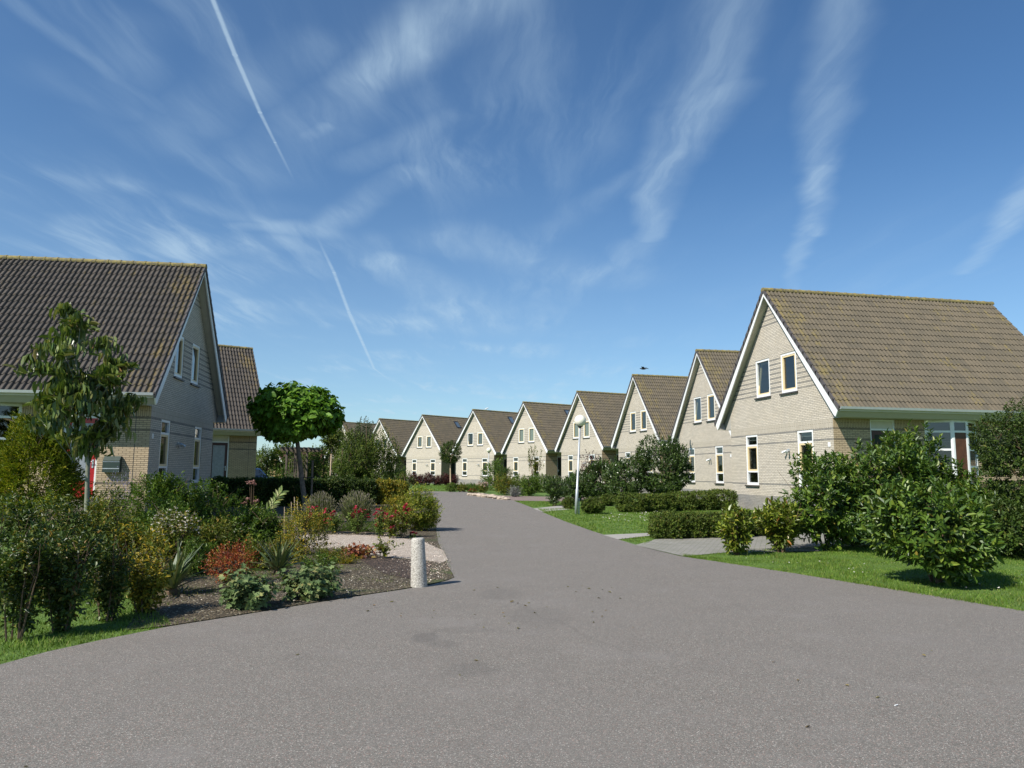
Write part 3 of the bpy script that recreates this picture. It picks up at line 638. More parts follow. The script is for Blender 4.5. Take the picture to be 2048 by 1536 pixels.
blades('grass','uneven fringe of grass hanging over the lower right asphalt edge',[G(*p).xy for p in ((1366,1111),(1450,1124),(1600,1147),(1760,1173),(1900,1196),(2070,1223.5),(2070,1228.5),(1900,1200.5),(1760,1176.8),(1600,1150.6),(1450,1127.4),(1366,1114.2))],2600,.05,.004,GRASSM)
WEED=leaf_mat('weeds',[(0,(.07,.12,.02)),(.6,(.14,.19,.03)),(1,(.22,.20,.06))],.5,.3)
blades('weeds','sparse weeds and grass between the shrubs of the left front bed',[G(*p).xy for p in ((200,1190),(330,1215),(420,1195),(560,1150),(640,1110),(520,1080),(380,1100),(200,1130))],420,.08,.006,WEED)
blades('weeds','thin weeds along the asphalt edge of the left bed',[G(*p).xy for p in ((345,1254),(480,1232),(600,1212),(700,1196),(800,1181),(895,1163),(909,1157),(890,1100),(877,1060),(869,1060),(880,1110),(896,1150),(860,1162),(700,1186),(480,1220),(345,1242))],420,.035,.004,WEED)
blades('weeds','low green weeds on the bare soil left of the bollard',[G(*p).xy for p in ((660,1130),(720,1135),(800,1150),(780,1172),(690,1186),(600,1190),(640,1145))],520,.045,.005,WEED)
blades('grass','sunlit grass strip in front of the dark red barberry hedge',[G(*p).xy for p in ((825,983),(925,982),(960,976),(940,970),(830,971))],45,.08,.02,GRASSM)

def quads_leaf(P,D,Uv,L,Wf,fold=.12,curl=.15,tpl='oval'):
    """one leaf per row: base P, direction D, face normal Uv, length L, width Wf (fraction of L)"""
    D=D/np.linalg.norm(D,axis=1,keepdims=True); S=np.cross(D,Uv); S/=np.maximum(np.linalg.norm(S,axis=1,keepdims=True),1e-6); N=np.cross(S,D)
    if tpl=='oval': T=np.array([(0,0,0),(.32,.5,fold),(.72,.4,fold*.8-curl*.4),(1,0,-curl),(.72,-.4,fold*.8-curl*.4),(.32,-.5,fold)]); Q=[(0,1,2,3),(0,3,4,5)]
    elif tpl=='heart': T=np.array([(-.08,0,0),(-.12,.35,fold),(.3,.52,fold),(.75,.3,-curl*.5),(1,0,-curl),(.75,-.3,-curl*.5),(.3,-.52,fold),(-.12,-.35,fold)]); Q=[(0,1,2,3),(0,3,4,5),(0,5,6,7)]
    elif tpl=='lobed': T=np.array([(0,0,0),(.1,.5,fold),(.45,.28,.02),(.6,.62,fold),(.75,.22,0),(1.05,0,-curl),(.75,-.22,0),(.6,-.62,fold),(.45,-.28,.02),(.1,-.5,fold)]); Q=[(0,1,2,2),(0,2,3,4),(0,4,5,6),(0,6,7,8),(0,8,9,9)]
    elif tpl=='blade': T=np.array([(0,.5,0),(0,-.5,0),(.5,-.42,.0),(.5,.42,.0),(1,0.03,-curl),(1,-.03,-curl)]); Q=[(0,1,2,3),(3,2,5,4)]
    else: T=np.array([(0,0,0),(.45,.5,fold),(1,0,-curl),(.45,-.5,fold)]); Q=[(0,1,2,3)]
    k=len(T); n=len(P); L=np.broadcast_to(L,(n,)); Wf=np.broadcast_to(Wf,(n,))
    V=P[:,None,:]+D[:,None,:]*(T[None,:,0:1]*L[:,None,None])+S[:,None,:]*(T[None,:,1:2]*(L*Wf)[:,None,None])+N[:,None,:]*(T[None,:,2:3]*L[:,None,None])
    F3=[q[:3] for q in Q if q[2]==q[3]]; F4=[q for q in Q if q[2]!=q[3]]
    base=np.arange(n)[:,None,None]*k
    out=[(base+np.array(F4)[None]).reshape(-1,4)]
    if F3: out.append((base+np.array(F3)[None]).reshape(-1,3))
    return V.reshape(-1,3),out
def unit(n):
    v=RNG.normal(size=(n,3)); return v/np.linalg.norm(v,axis=1,keepdims=True)
def envelope(n,kind,rx,ry,h,fill,lump,seed,clumps=0,flat=0):
    d=unit(n)
    if clumps:
        c=unit(clumps); idx=RNG.integers(0,clumps,n); d=c[idx]+RNG.normal(0,.32,(n,3)); d/=np.linalg.norm(d,axis=1,keepdims=True)
    r=1-fill*RNG.random(n)**1.4
    g=np.random.default_rng(seed); K=g.normal(0,2.6,(6,3)); ph=g.random(6)*6.28
    r=r*(1+lump*sum(np.cos(d@K[i]+ph[i]) for i in range(6))/2.2)
    if kind=='box':
        f=(np.abs(d)**5).sum(1)**(-1/5); d=d*f[:,None]
    P=d*r[:,None]; P=P*np.array([rx,ry,h/2]); P[:,2]+=h/2
    u=np.clip(P[:,2]/h,0,1)
    if kind=='cone':
        s=(1.12-u)**.9*1.05*np.where(u<.12,.8,1); P[:,:2]*= (s/np.sqrt(np.maximum(1-(2*u-1)**2,.12)))[:,None].clip(.1,3)
    if kind=='vase': P[:,:2]*=(.24+.86*u**.85)[:,None]
    if kind=='dome': P[:,2]=np.where(P[:,2]<h*.5,P[:,2]*.8+h*.05,P[:,2]); P[:,:2]*=(1.12-.12*u)[:,None]
    if kind=='umbrella': P[:,2]=h*.45+(P[:,2]-h*.5)*np.where(P[:,2]<h*.5,.75,1.05)
    out=P-np.array([0,0,h*.4]); out/=np.maximum(np.linalg.norm(out,axis=1,keepdims=True),1e-6)
    return P,out
def foliage(n_tw,m,rx,ry,h,tl,L,Wf,kind='ell',fill=.55,lump=.15,spread=1,up=.5,rnd=.35,ang=(75,30),droop=0,fold=.12,curl=.15,tpl='oval',seed=1,clumps=0,gravity=0):
    P,out=envelope(n_tw,kind,rx,ry,h,fill,lump,seed,clumps)
    D=out*spread+np.array([0,0,up])+RNG.normal(0,rnd,(n_tw,3)); D/=np.linalg.norm(D,axis=1,keepdims=True)
    tls=tl*(.6+.7*RNG.random(n_tw))
    k=np.tile(np.arange(m),n_tw); idx=np.repeat(np.arange(n_tw),m); fr=(k+.5)/m
    Dk=D[idx]; Pos=P[idx]+Dk*(tls[idx]*(fr-.6))[:,None]; Pos[:,2]-=gravity*(fr**2)*tls[idx]
    Pos[:,2]=np.maximum(Pos[:,2],.02)
    a=np.cross(Dk,np.array([0,0,1.])+RNG.normal(0,.05,Dk.shape)); a/=np.maximum(np.linalg.norm(a,axis=1,keepdims=True),1e-6); b=np.cross(Dk,a)
    az=k*2.4+RNG.random(n_tw)[idx]*6.28+RNG.normal(0,.3,len(k)); th=np.radians(ang[0]+(ang[1]-ang[0])*fr+RNG.normal(0,9,len(k)))
    perp=a*np.cos(az)[:,None]+b*np.sin(az)[:,None]
    LD=Dk*np.cos(th)[:,None]+perp*np.sin(th)[:,None]; LD[:,2]-=droop; LD/=np.linalg.norm(LD,axis=1,keepdims=True)
    LD=np.where((Pos[:,2]<L*.6)[:,None]&(LD[:,2:3]<0),LD*np.array([1,1,-.2]),LD)
    Nn=Dk*.8+np.array([0,0,.7])+out[idx]*.3+RNG.normal(0,.28,LD.shape)
    Ls=L*(.5+.8*RNG.random(len(k)))
    V,Q=quads_leaf(Pos,LD,Nn,Ls,Wf*(.85+.3*RNG.random(len(k))),fold,curl,tpl)
    return V,Q,P,D
def stems(mb,n,rx,ry,h,r0,spread=.8,base=.06,kind='ell',seed=0,forks=2,top=.85):
    g=random.Random(seed)
    for i in range(n):
        a=i*2.4+g.random(); q=g.uniform(.3,1)*spread; bx,by=base*math.cos(a),base*math.sin(a)
        e=Vector((rx*q*math.cos(a),ry*q*math.sin(a),h*g.uniform(.55,top))); mid=Vector((bx,by,0)).lerp(e,.5)+Vector((g.uniform(-.1,.1)*rx,g.uniform(-.1,.1)*ry,h*.08))
        mb.tube([(bx,by,-.02),mid,e],[r0,r0*.7,r0*.25],5,False)
        for k in range(forks):
            t=g.uniform(.4,.9); p=mid.lerp(e,t); ee=p+Vector((g.uniform(-.5,.5)*rx,g.uniform(-.5,.5)*ry,h*g.uniform(.1,.3))); mb.tube([p,ee],[r0*.45,r0*.2],4,False)
    return mb
SEED=[10]
def vmesh(name,VQ,parent,mat,loc=None):
    me=npmesh(name,VQ[0],VQ[1]); o=link(name,me,parent,mat); return o
def px_place(px,base,width=None,top=None):
    g=G(px,base); dist=math.hypot(g.y,0); s=math.hypot(g.y*math.cos(PITCH),0)/FPX
    r=[g]
    if width: r.append(width*g.y/FPX*1.01)
    if top is not None: r.append(AT(px,top,g.y).z)
    return r
def shrub(name,label,cat,px,base,width,top,mat,n=300,m=8,L=.05,Wf=.45,tl=.2,kind='ell',ry=None,group=None,lift=0,nst=6,stem_mat=None,r0=.012,sp=.8,mb_base=.06,**k):
    """a shrub whose foot, width and height are given at its real place"""
    g,w,h=px_place(px,base,width,top); SEED[0]+=1
    rx=w/2-L*.3; ryy=(ry if ry else rx)
    root=empty(name,g,0,label,cat,group)
    V,Q,P,D=foliage(n,m,rx,ryy,max(h-lift,.05)-tl*.15,tl,L,Wf,kind,seed=SEED[0],**k); V[:,2]+=lift
    vmesh('foliage',(V,Q),root,mat)
    if nst: link('stem',stems(MB(),nst,rx,ryy,h,r0,sp,mb_base,seed=SEED[0]).mesh('stem',1,False),root,stem_mat or TWIG)
    return root,(rx,ryy,h,P,D)

LAUREL=leaf_mat('laurel_leaf',[(0,(.035,.075,.010)),(.45,(.065,.125,.014)),(.8,(.115,.185,.02)),(.985,(.18,.23,.03)),(1,(.28,.22,.04))],0.42,0.2,0.5)
LAURELY=leaf_mat('young_laurel_leaf',[(0,(.08,.12,.014)),(.45,(.14,.19,.02)),(.8,(.22,.26,.03)),(.97,(.33,.30,.05)),(1,(.36,.14,.03))],0.35,0.25,0.45)
LAURELD=leaf_mat('dark_laurel_leaf',[(0,(.03,.058,.012)),(.5,(.05,.09,.018)),(.9,(.085,.135,.027)),(1,(.13,.16,.05))],0.33,0.16,0.5)
BOX=leaf_mat('box_leaf',[(0,(.045,.075,.010)),(.5,(.075,.115,.014)),(.9,(.125,.165,.022)),(1,(.20,.17,.04))],0.55,0.2,0.25)
EVER=leaf_mat('dark_evergreen_leaf',[(0,(.028,.052,.009)),(.5,(.046,.082,.012)),(.95,(.085,.125,.018)),(1,(.14,.13,.03))],0.5,0.2,0.3)
CATA=leaf_mat('catalpa_leaf',[(0,(.065,.15,.012)),(.5,(.11,.225,.018)),(1,(.17,.30,.03))],0.5,0.32,0.25)
CHERRY=leaf_mat('cherry_leaf',[(0,(.06,.10,.02)),(.5,(.115,.165,.032)),(.85,(.21,.25,.07)),(.985,(.30,.27,.09)),(1,(.36,.15,.06))],0.33,0.25,0.5)
THUJA=leaf_mat('golden_thuja_spray',[(0,(.07,.11,.01)),(.5,(.15,.19,.012)),(.9,(.27,.28,.02)),(1,(.34,.28,.04))],0.6,0.3,0.2)
PRIVET=leaf_mat('dark_shrub_leaf',[(0,(.032,.06,.010)),(.5,(.06,.10,.018)),(.85,(.12,.16,.03)),(.97,(.25,.22,.04)),(1,(.28,.16,.03))],0.42,0.26,0.4)
YELLOW=leaf_mat('yellowing_leaf',[(0,(.07,.095,.012)),(.35,(.15,.17,.018)),(.7,(.30,.26,.025)),(1,(.50,.34,.04))],0.5,0.3,0.3)
OLIVE=leaf_mat('olive_leaf',[(0,(.065,.095,.010)),(.5,(.115,.15,.016)),(.85,(.20,.20,.025)),(1,(.30,.19,.04))],0.5,0.28,0.3)
GREEN=leaf_mat('mid_green_leaf',[(0,(.045,.09,.010)),(.5,(.08,.145,.015)),(.9,(.13,.20,.025)),(1,(.20,.23,.035))],0.45,0.28,0.35)
GREENB=leaf_mat('background_leaf',[(0,(.045,.08,.012)),(.5,(.085,.13,.02)),(.9,(.145,.19,.03)),(1,(.22,.22,.04))],0.55,0.28,0.25)
GREENL=leaf_mat('fresh_green_leaf',[(0,(.07,.12,.02)),(.5,(.12,.18,.03)),(1,(.20,.25,.05))],.5,.3,.3)
WILLOW=leaf_mat('grey_green_leaf',[(0,(.05,.075,.035)),(.6,(.09,.115,.055)),(1,(.15,.16,.09))],.55,.25,.3)
BARB=leaf_mat('red_barberry_leaf',[(0,(.14,.02,.012)),(.4,(.30,.055,.02)),(.75,(.42,.12,.03)),(1,(.26,.20,.04))],.5,.25,.3)
BARBD=leaf_mat('dark_barberry_leaf',[(0,(.03,.008,.010)),(.6,(.075,.018,.02)),(.95,(.13,.04,.03)),(1,(.10,.10,.03))],.5,.2,.3)
PLUM=leaf_mat('purple_plum_leaf',[(0,(.035,.010,.014)),(.6,(.08,.025,.03)),(1,(.15,.07,.05))],.4,.2,.4)
YUCCA=leaf_mat('yucca_blade',[(0,(.06,.09,.035)),(.6,(.10,.145,.055)),(.9,(.19,.22,.10)),(1,(.36,.32,.16))],.42,.12,.4)
MALLOW=leaf_mat('mallow_leaf',[(0,(.07,.115,.04)),(.5,(.12,.175,.06)),(.9,(.19,.24,.09)),(1,(.28,.25,.09))],.6,.2,.2)
LAVL=leaf_mat('lavender_leaf',[(0,(.085,.115,.035)),(.6,(.15,.18,.06)),(1,(.24,.25,.10))],0.85,0.25,0.1)
LAVF=leaf_mat('lavender_flower',[(0,(.14,.14,.07)),(.6,(.21,.20,.11)),(1,(.30,.25,.24))],0.9,0.2,0.1)
GOLD=leaf_mat('golden_leaf',[(0,(.07,.11,.010)),(.35,(.14,.19,.015)),(.75,(.27,.29,.025)),(1,(.50,.42,.09))],0.5,0.3,0.3)
ROSEP=leaf_mat('red_rose_petal',[(0,(.26,.008,.03)),(.5,(.46,.02,.06)),(1,(.62,.10,.13))],.5,.2,.3)
PINKP=leaf_mat('pale_pink_petal',[(0,(.62,.38,.38)),(.6,(.80,.62,.60)),(1,(.88,.80,.74))],.6,.25,.2)
WHITEP=leaf_mat('white_petal',[(0,(.60,.52,.46)),(.6,(.78,.72,.68)),(1,(.85,.82,.80))],.6,.25,.2)
DUSTY=leaf_mat('dusty_pink_head',[(0,(.36,.17,.15)),(.6,(.52,.29,.25)),(1,(.62,.42,.36))],.8,.1,.1)
VIOLET=leaf_mat('pale_violet_spike',[(0,(.22,.19,.34)),(.6,(.34,.30,.48)),(1,(.44,.42,.56))],.8,.2,.1)
ORANGEP=leaf_mat('orange_petal',[(0,(.75,.28,.02)),(1,(.9,.42,.05))],.5,.25,.2)
REDLEAF=leaf_mat('autumn_red_leaf',[(0,(.10,.03,.02)),(.5,(.26,.07,.03)),(.8,(.34,.15,.04)),(1,(.16,.16,.04))],.45,.25,.4)
BIGL=leaf_mat('variegated_leaf',[(0,(.22,.30,.10)),(.6,(.33,.38,.15)),(1,(.5,.5,.25))],.45,.3,.3)
SILVER=leaf_mat('silvery_leaf',[(0,(.16,.17,.15)),(1,(.32,.32,.30))],.8,.15,.1)
def flowers(root,pts,r,mat,n=14,name='flower',kind=None):
    """small heads of petals around the given points"""
    pts=np.array(pts); k=len(pts)
    if k<=4:
        for q in pts:
            D=unit(n); D[:,2]=np.abs(D[:,2])*.9+.05; V,Q=quads_leaf(np.repeat(q[None],n,0),D,np.array([[0,0,1.]])+RNG.normal(0,.4,(n,3)),r*(.7+.6*RNG.random(n)),.8,.15,.1,'dia'); vmesh(name,(V,Q),root,mat)
        return
    P=np.repeat(pts,n,0); D=unit(len(P)); D[:,2]=np.abs(D[:,2])*.9+.05
    V,Q=quads_leaf(P,D,np.array([[0,0,1.]])+RNG.normal(0,.4,P.shape),r*(.7+.6*RNG.random(len(P))),.8,.15,.1,'dia'); o=vmesh(name,(V,Q),root,mat)
    if k>12 or kind: o['kind']='stuff'
    return o

# ---------------------------------------------------------------- right side planting
LG='glossy laurel bushes along the drive of the nearest right house'
lk=dict(Wf=.38,tl=.20,spread=.95,up=.45,ang=(80,28),fold=.10,curl=.10,rnd=.28,fill=.5)
shrub('laurel_bush','big glossy laurel bush in the foreground, alone on the lawn near the right edge','laurel bush',1872,1166,222,946,LAUREL,n=950,m=10,L=.115,kind='dome',group=LG,lump=.16,clumps=60,nst=9,r0=.014,**lk)
shrub('laurel_bush','smallest yellow green laurel bush, farthest left, with bare stems showing at its foot','laurel bush',1474,1110,86,1012,LAURELY,n=170,m=10,L=.115,kind='vase',group=LG,lump=.2,nst=8,r0=.012,lift=.05,mb_base=.03,**lk)
shrub('laurel_bush','second small laurel bush from the left with a few orange leaves','laurel bush',1562,1105,104,1005,LAURELY,n=280,m=10,L=.12,kind='vase',group=LG,lump=.2,nst=8,r0=.012,lift=.04,mb_base=.04,**lk)
shrub('laurel_bush','full laurel bush third from the left, standing between the two small ones and the tallest','laurel bush',1655,1100,180,905,LAUREL,n=800,m=10,L=.12,kind='dome',group=LG,lump=.2,clumps=60,nst=7,**lk)
shrub('laurel_bush','tallest laurel bush, shoots reaching up to the dark front door of the nearest house','laurel bush',1765,1097,205,880,LAUREL,n=980,m=10,L=.12,kind='dome',group=LG,lump=.22,clumps=70,nst=7,**lk)
shrub('laurel_bush','laurel bush with upright shoots in front of the white glazed bay','laurel bush',1830,1090,140,872,LAUREL,n=620,m=10,L=.12,kind='ell',group=LG,lump=.22,clumps=40,nst=7,**lk)
shrub('laurel_bush','light tipped laurel behind the lone foreground bush, right of the glazed bay','laurel bush',1938,1098,125,945,LAUREL,n=480,m=10,L=.12,kind='ell',group=LG,lump=.2,clumps=40,nst=5,**lk)
ek=dict(Wf=.45,tl=.2,spread=.9,up=.4,ang=(75,35),fill=.4)
shrub('evergreen_bush','tall dark small leaved evergreen cut by the right edge, reaching the eaves','evergreen shrub',2092,1082,256,820,EVER,n=4200,m=10,L=.07,kind='dome',lump=.2,clumps=200,group='dark evergreens at the right edge',nst=5,**ek)
shrub('evergreen_bush','low dark evergreen under the tall one at the right edge, behind the lone laurel','evergreen shrub',2030,1115,130,1000,EVER,n=1700,m=9,L=.07,kind='dome',lump=.2,clumps=70,group='dark evergreens at the right edge',nst=4,**ek)
HG='clipped box bushes in the front hedge by the drive'
bk=dict(Wf=.5,tl=.12,spread=.9,up=.35,ang=(75,40),fill=.28,nst=3)
for px,b,w,tp,lb in ((1334,1076,66,1026,'rounded box bush ending the front hedge at the lawn, nearest the road'),(1378,1075,60,1027,'second box bush from the road end of the front hedge'),(1420,1074,60,1026,'third box bush from the road end of the front hedge'),(1462,1073,60,1026,'box bush directly behind the smallest yellow laurel'),(1506,1071,62,1027,'inner end box bush of the front hedge, near the brick plinth of the house')):
    shrub('box_bush',lb,'hedge bush',px,b,w,tp,BOX,n=1300,m=8,L=.045,kind='box',lump=.06,group=HG,**bk)
HG2='clipped bushes in the long hedge on the lawn behind the street lamp'
for px,b,w,tp,lb in ((1262,1024,58,987,'rounded bush ending the long lawn hedge on the road side'),(1302,1023.5,50,988,'second bush from the road end of the long lawn hedge'),(1366,1021,52,983,'bush just right of the gap in the long lawn hedge'),(1405,1020,50,982,'middle bush of the right half of the long lawn hedge'),(1444,1019.5,50,981,'last bush of the long lawn hedge, touching the nearest house wall'),(1332,1023,36,988,'darkest bush left of the gap in the long lawn hedge')):
    shrub('box_bush',lb,'hedge bush',px,b,w,tp,BOX,n=950,m=8,L=.06,kind='box',lump=.06,group=HG2,**bk)
shrub('box_ball','round clipped ball bush just right of the near street lamp','box ball',1186,1028,46,995,BOX,n=900,m=8,L=.05,kind='ell',lump=.08,group='round bushes near the street lamp',**bk)
shrub('box_ball','small round bush left behind the foot of the near street lamp','box ball',1137,1018,26,994,BOX,n=450,m=8,L=.05,kind='ell',lump=.08,group='round bushes near the street lamp',**bk)
shrub('box_ball','low round bush between the ball bush and the long lawn hedge','box ball',1217,1012,36,988,BOX,n=500,m=8,L=.055,kind='ell',lump=.08,group='round bushes near the street lamp',**bk)
MG='dark laurel shrubs before the second and third right houses'
mk=dict(Wf=.38,tl=.30,spread=.9,up=.6,ang=(70,28),fold=.08,curl=.06,fill=.45,rnd=.3)
shrub('laurel_shrub','tallest dark laurel, reaching the meeting eaves of the second and third houses','laurel shrub',1334,1006,112,876,LAURELD,n=2100,m=9,L=.13,kind='dome',lump=.16,clumps=110,group=MG,nst=6,**mk)
shrub('laurel_shrub','dark laurel shrub below the small lower window of the third house','laurel shrub',1252,1005,84,908,LAURELD,n=950,m=9,L=.13,kind='dome',lump=.18,clumps=60,group=MG,nst=6,**mk)
shrub('laurel_shrub','leafy dark laurel directly right of the near lamp post','laurel shrub',1199,1003,76,920,LAURELD,n=800,m=9,L=.13,kind='dome',lump=.18,clumps=50,group=MG,nst=6,**mk)
shrub('laurel_shrub','lower laurel shrub left behind the near lamp post','laurel shrub',1158,1002,62,940,LAURELD,n=560,m=9,L=.13,kind='dome',lump=.18,group=MG,nst=6,**mk)
shrub('laurel_shrub','isolated dark shrub at the end of the red driveway, nearest the road','laurel shrub',1109,1012,50,953,LAURELD,n=360,m=9,L=.10,kind='vase',lump=.18,group=MG,nst=7,lift=.1,**mk)
shrub('plum_shrub','dark purple leaved shrub beside the globe lamp post','plum shrub',1184,996,54,908,PLUM,n=300,m=8,L=.10,Wf=.55,tl=.3,kind='ell',lump=.25,clumps=22,fill=.6,nst=5,lift=.6)
shrub('leafy_shrub','thin upright young tree with few leaves before the cream blinds','young tree',1070,984,40,886,OLIVE,n=130,m=8,L=.13,Wf=.55,tl=.5,kind='vase',lump=.4,clumps=12,fill=.8,up=1.1,spread=.4,rnd=.15,nst=7,r0=.03)
FG='mixed shrubs in front of the fourth and fifth houses'
fk=dict(tl=.4,up=.7,fill=.5,lump=.2,nst=4)
for px,b,w,tp,mt,L,n,lb in ((992,981,58,918,GREEN,.13,520,'fresh green shrub right behind the far street lamp'),(1008,990,46,948,OLIVE,.11,300,'brownish green shrub with a few orange leaves, low before the fresh green one'),
    (1036,989,44,950,GREENL,.11,330,'light green shrub below the thin upright young tree'),(1060,992,40,950,GREEN,.11,300,'dense green shrub left of the isolated dark one'),(1083,985,40,948,GREEN,.11,280,'shrub under the wall corner of the fifth house'),
    (1030,994,24,972,SILVER,.07,160,'small silvery grey plant by the red driveway'),(1012,965,70,915,GREEN,.16,420,'taller green shrub partly hiding the meeting eaves left of the thin tree')):
    shrub('garden_shrub',lb,'shrub',px,b,w,tp,mt,n=n,m=8,L=L,Wf=.42,kind='dome',group=FG,**fk)
for px,w,lb in ((903,24,'low edging bush at the left end beside the ball tree'),(922,26,'low edging bush second from the ball tree'),(944,24,'low edging bush before the house with the gull'),(962,22,'low edging bush left of the far street lamp')):
    shrub('edging_bush',lb,'low bush',px,984,w,966,GREEN if w<25 else OLIVE,n=170,m=7,L=.09,Wf=.5,tl=.2,kind='dome',lump=.12,nst=2,group='low edging bushes before the far lamp')
rt,(rx,ry,h,P,D)=shrub('flowering_bush','bush with pale pink and white flowers left of the far lamp post','flowering bush',968,986,26,963,OLIVE,n=120,m=7,L=.08,Wf=.5,tl=.2,kind='dome',nst=3)
flowers(rt,P[P[:,2]>h*.5][:22]*1.03,.11,PINKP,10)
rt,(rx,ry,h,P,D)=shrub('flowering_bush','low bush with red flowers near the kerb stones','flowering bush',945,988,20,976,OLIVE,n=90,m=6,L=.07,Wf=.5,tl=.15,kind='dome',nst=2)
flowers(rt,P[P[:,2]>h*.5][:14]*1.03,.07,ROSEP,8)
# kerb stones
RK=plain('pale_rock',(.42,.34,.26),.9,bump=.5,var=.25)
for i,(px,py,s) in enumerate(((941,991,.26),(952,992,.3),(962,993.5,.34),(973,995,.3),(984,996,.32),(994,997.5,.28),(1003,999,.3),(1013,1000,.22))):
    g=G(px,py); v=[];n=8
    pr=[(.05,-.02),(s*.9,.0),(s,s*.3),(s*.7,s*.55),(s*.2,s*.62)]
    mb=MB().lathe(pr,9); rr=random.Random(i); mb.v=[(x*rr.uniform(.75,1.2),y*rr.uniform(.75,1.2),z*rr.uniform(.85,1.15)) for x,y,z in mb.v]
    o=link('edge_rock',mb.mesh('edge_rock',1,False),None,RK); o.location=g; o.rotation_euler=(0,0,i*1.3)
    tag(o,'%s pale rock of the rough row edging the bed beside the road'%['leftmost small','second from left,','third from left, large','fourth from left,','fifth from left, wide','sixth from left,','seventh from left,','rightmost and smallest'][i],'rock','pale rocks edging the bed')
# barberry hedge
for i,px in enumerate((826,842,858,876,892,907)):
    shrub('barberry_bush',['dark red barberry at the left end of its hedge','dark red barberry second from the left, under the left lower window','dark red barberry third from the left','dark red barberry third from the right, under the right lower window','dark red barberry second from the right, behind the ball tree trunk','dark red barberry at the right end of its hedge'][i],'barberry bush',px,971,21,946+(i%2)*3,BARBD,n=230,m=7,L=.12,Wf=.5,tl=.35,kind='dome',lump=.2,nst=3,group='dark red barberry hedge before the far houses')

# ---------------------------------------------------------------- trees
def standard_tree(name,label,px,base,cx,cw,ctop,cbot,mat,trunk_r,n,m,L,Wf,lean=0,bark=BARK,group=None,**k):
    g=G(px,base); Y=g.y; a=AT(cx,ctop,Y); b=AT(cx,cbot,Y); w=cw*Y/FPX
    root=empty(name,g,0,label,'tree',group); SEED[0]+=1
    hz=a.z-b.z; V,Q,P,D=foliage(n,m,w/2-L*.3,w/2-L*.3,hz-L*.2,k.pop('tl',.3),L,Wf,k.pop('kind','ell'),seed=SEED[0],**k)
    off=np.array([a.x-g.x,0,b.z]); V=V+off
    vmesh('crown',(V,Q),root,mat)
    cc=Vector((a.x-g.x,0,b.z+hz*.3)); mid=Vector((cc.x*.5+lean,0.02,cc.z*.5))
    tr=MB().tube([(0,0,-.05),(0,0,.05),mid,cc],[trunk_r*1.35,trunk_r*1.05,trunk_r*.9,trunk_r*.75],8); rr=random.Random(SEED[0])
    for i in range(8):
        an=i*2.4; e=cc+Vector((math.cos(an)*w*.3,math.sin(an)*w*.3,hz*rr.uniform(.0,.45))); s=cc+Vector((0,0,-hz*.15*rr.random())); tr.tube([s,s.lerp(e,.5)+Vector((0,0,.1)),e],[trunk_r*.5,trunk_r*.3,trunk_r*.12],5,False)
    link('trunk',tr.mesh('trunk',1,False,True),root,bark); return root,g,Y
rt,g,Y=standard_tree('catalpa_tree','round headed catalpa with big bright green leaves on a bare trunk',611,1022,594,168,764,886,CATA,.10,1700,7,.185,.85,fill=.36,lump=.13,spread=1,up=.15,ang=(70,45),droop=.55,fold=.06,curl=.25,tpl='heart',tl=.35,kind='umbrella',clumps=110)
tag(rt,cat='catalpa tree')
s=MB().tube([(.18,.1,-.1),(.17,.1,1.9)],.04,7); o=link('tree_stake',s.mesh('tree_stake',1,False),None,BARK); o.location=g; tag(o,'wooden stake beside the lower trunk of the round catalpa','tree stake')
o=link('tree_tie',MB().tube([(.2*math.cos(a)+.08,.16*math.sin(a),1.25) for a in np.linspace(0,6.28,13)],.018,5).mesh('tree_tie',1,False),rt,BLACK)
rt,g,Y=standard_tree('ball_tree','small clipped ball tree on a thin trunk before the far houses',901,972,901,46,882,927,EVER,.075,620,9,.12,.5,fill=.3,lump=.05,up=.2,tl=.3,bark=CANE)
rt,g,Y=standard_tree('young_tree','slim young tree with a small dark crown and pale staked trunk, right of the catalpa',658,1000,665,52,848,908,GREENB,.035,300,8,.12,.45,fill=.6,lump=.3,up=.3,tl=.4,bark=CANE,clumps=24)
# hanging leaf cherry
g=G(165,1112); Y=g.y; root=empty('cherry_tree',g,0,'young cherry tree with long drooping leaves in front of the big left roof','cherry tree')
cl=[(128,610,40),(140,660,55),(118,690,42),(155,700,55),(195,680,40),(115,730,55),(165,760,75),(215,720,50),(235,745,40),(125,790,50),(190,800,60),(235,790,45),(150,840,60),(205,850,55),(118,865,30),(108,800,28),(175,890,50),(225,830,35),(100,850,22),(128,640,30),(160,640,35),(240,725,20),(150,740,60),(185,770,50),(130,760,45),(200,740,45),(165,800,60),(160,860,50),(120,825,45),(215,810,40),(190,860,40),(150,770,60),(238,765,22),(98,690,22)]
Vs=[];Qs=[[],[]];off=0;tr=MB(); top=AT(150,600,Y)-g
tr.tube([(0,0,-.05),(0.02,0,.6),AT(176,925,Y)-g,AT(160,820,Y)-g,AT(150,700,Y)-g,AT(130,615,Y)-g],[.06,.042,.036,.026,.016,.007],8)
for i,(x,y,w) in enumerate(cl):
    c=AT(x,y,Y)-g; c.y=RNG.uniform(-.45,.45)*(.5+w/75); rad=w/2*Y/FPX
    s=AT(min(max(x,150),180)-5,min(y+70,925),Y)-g; tr.tube([s,s.lerp(c,.6)+Vector((0,0,.06)),c],[.011,.007,.003],5,False)
    V,Q,_,_=foliage(int(6+w*.17),6,rad*1.3,rad*1.5,rad*2.4,.36,.185,.22,fill=.9,lump=.2,spread=.8,up=.0,droop=1.6,ang=(55,25),gravity=.4,fold=.1,curl=.5,seed=i)
    V+=np.array(c)-np.array([0,0,rad]); Vs.append(V); Qs[0].append(Q[0]+off); off+=len(V)
link('trunk',tr.mesh('trunk',1,False,True),root,BARKG)
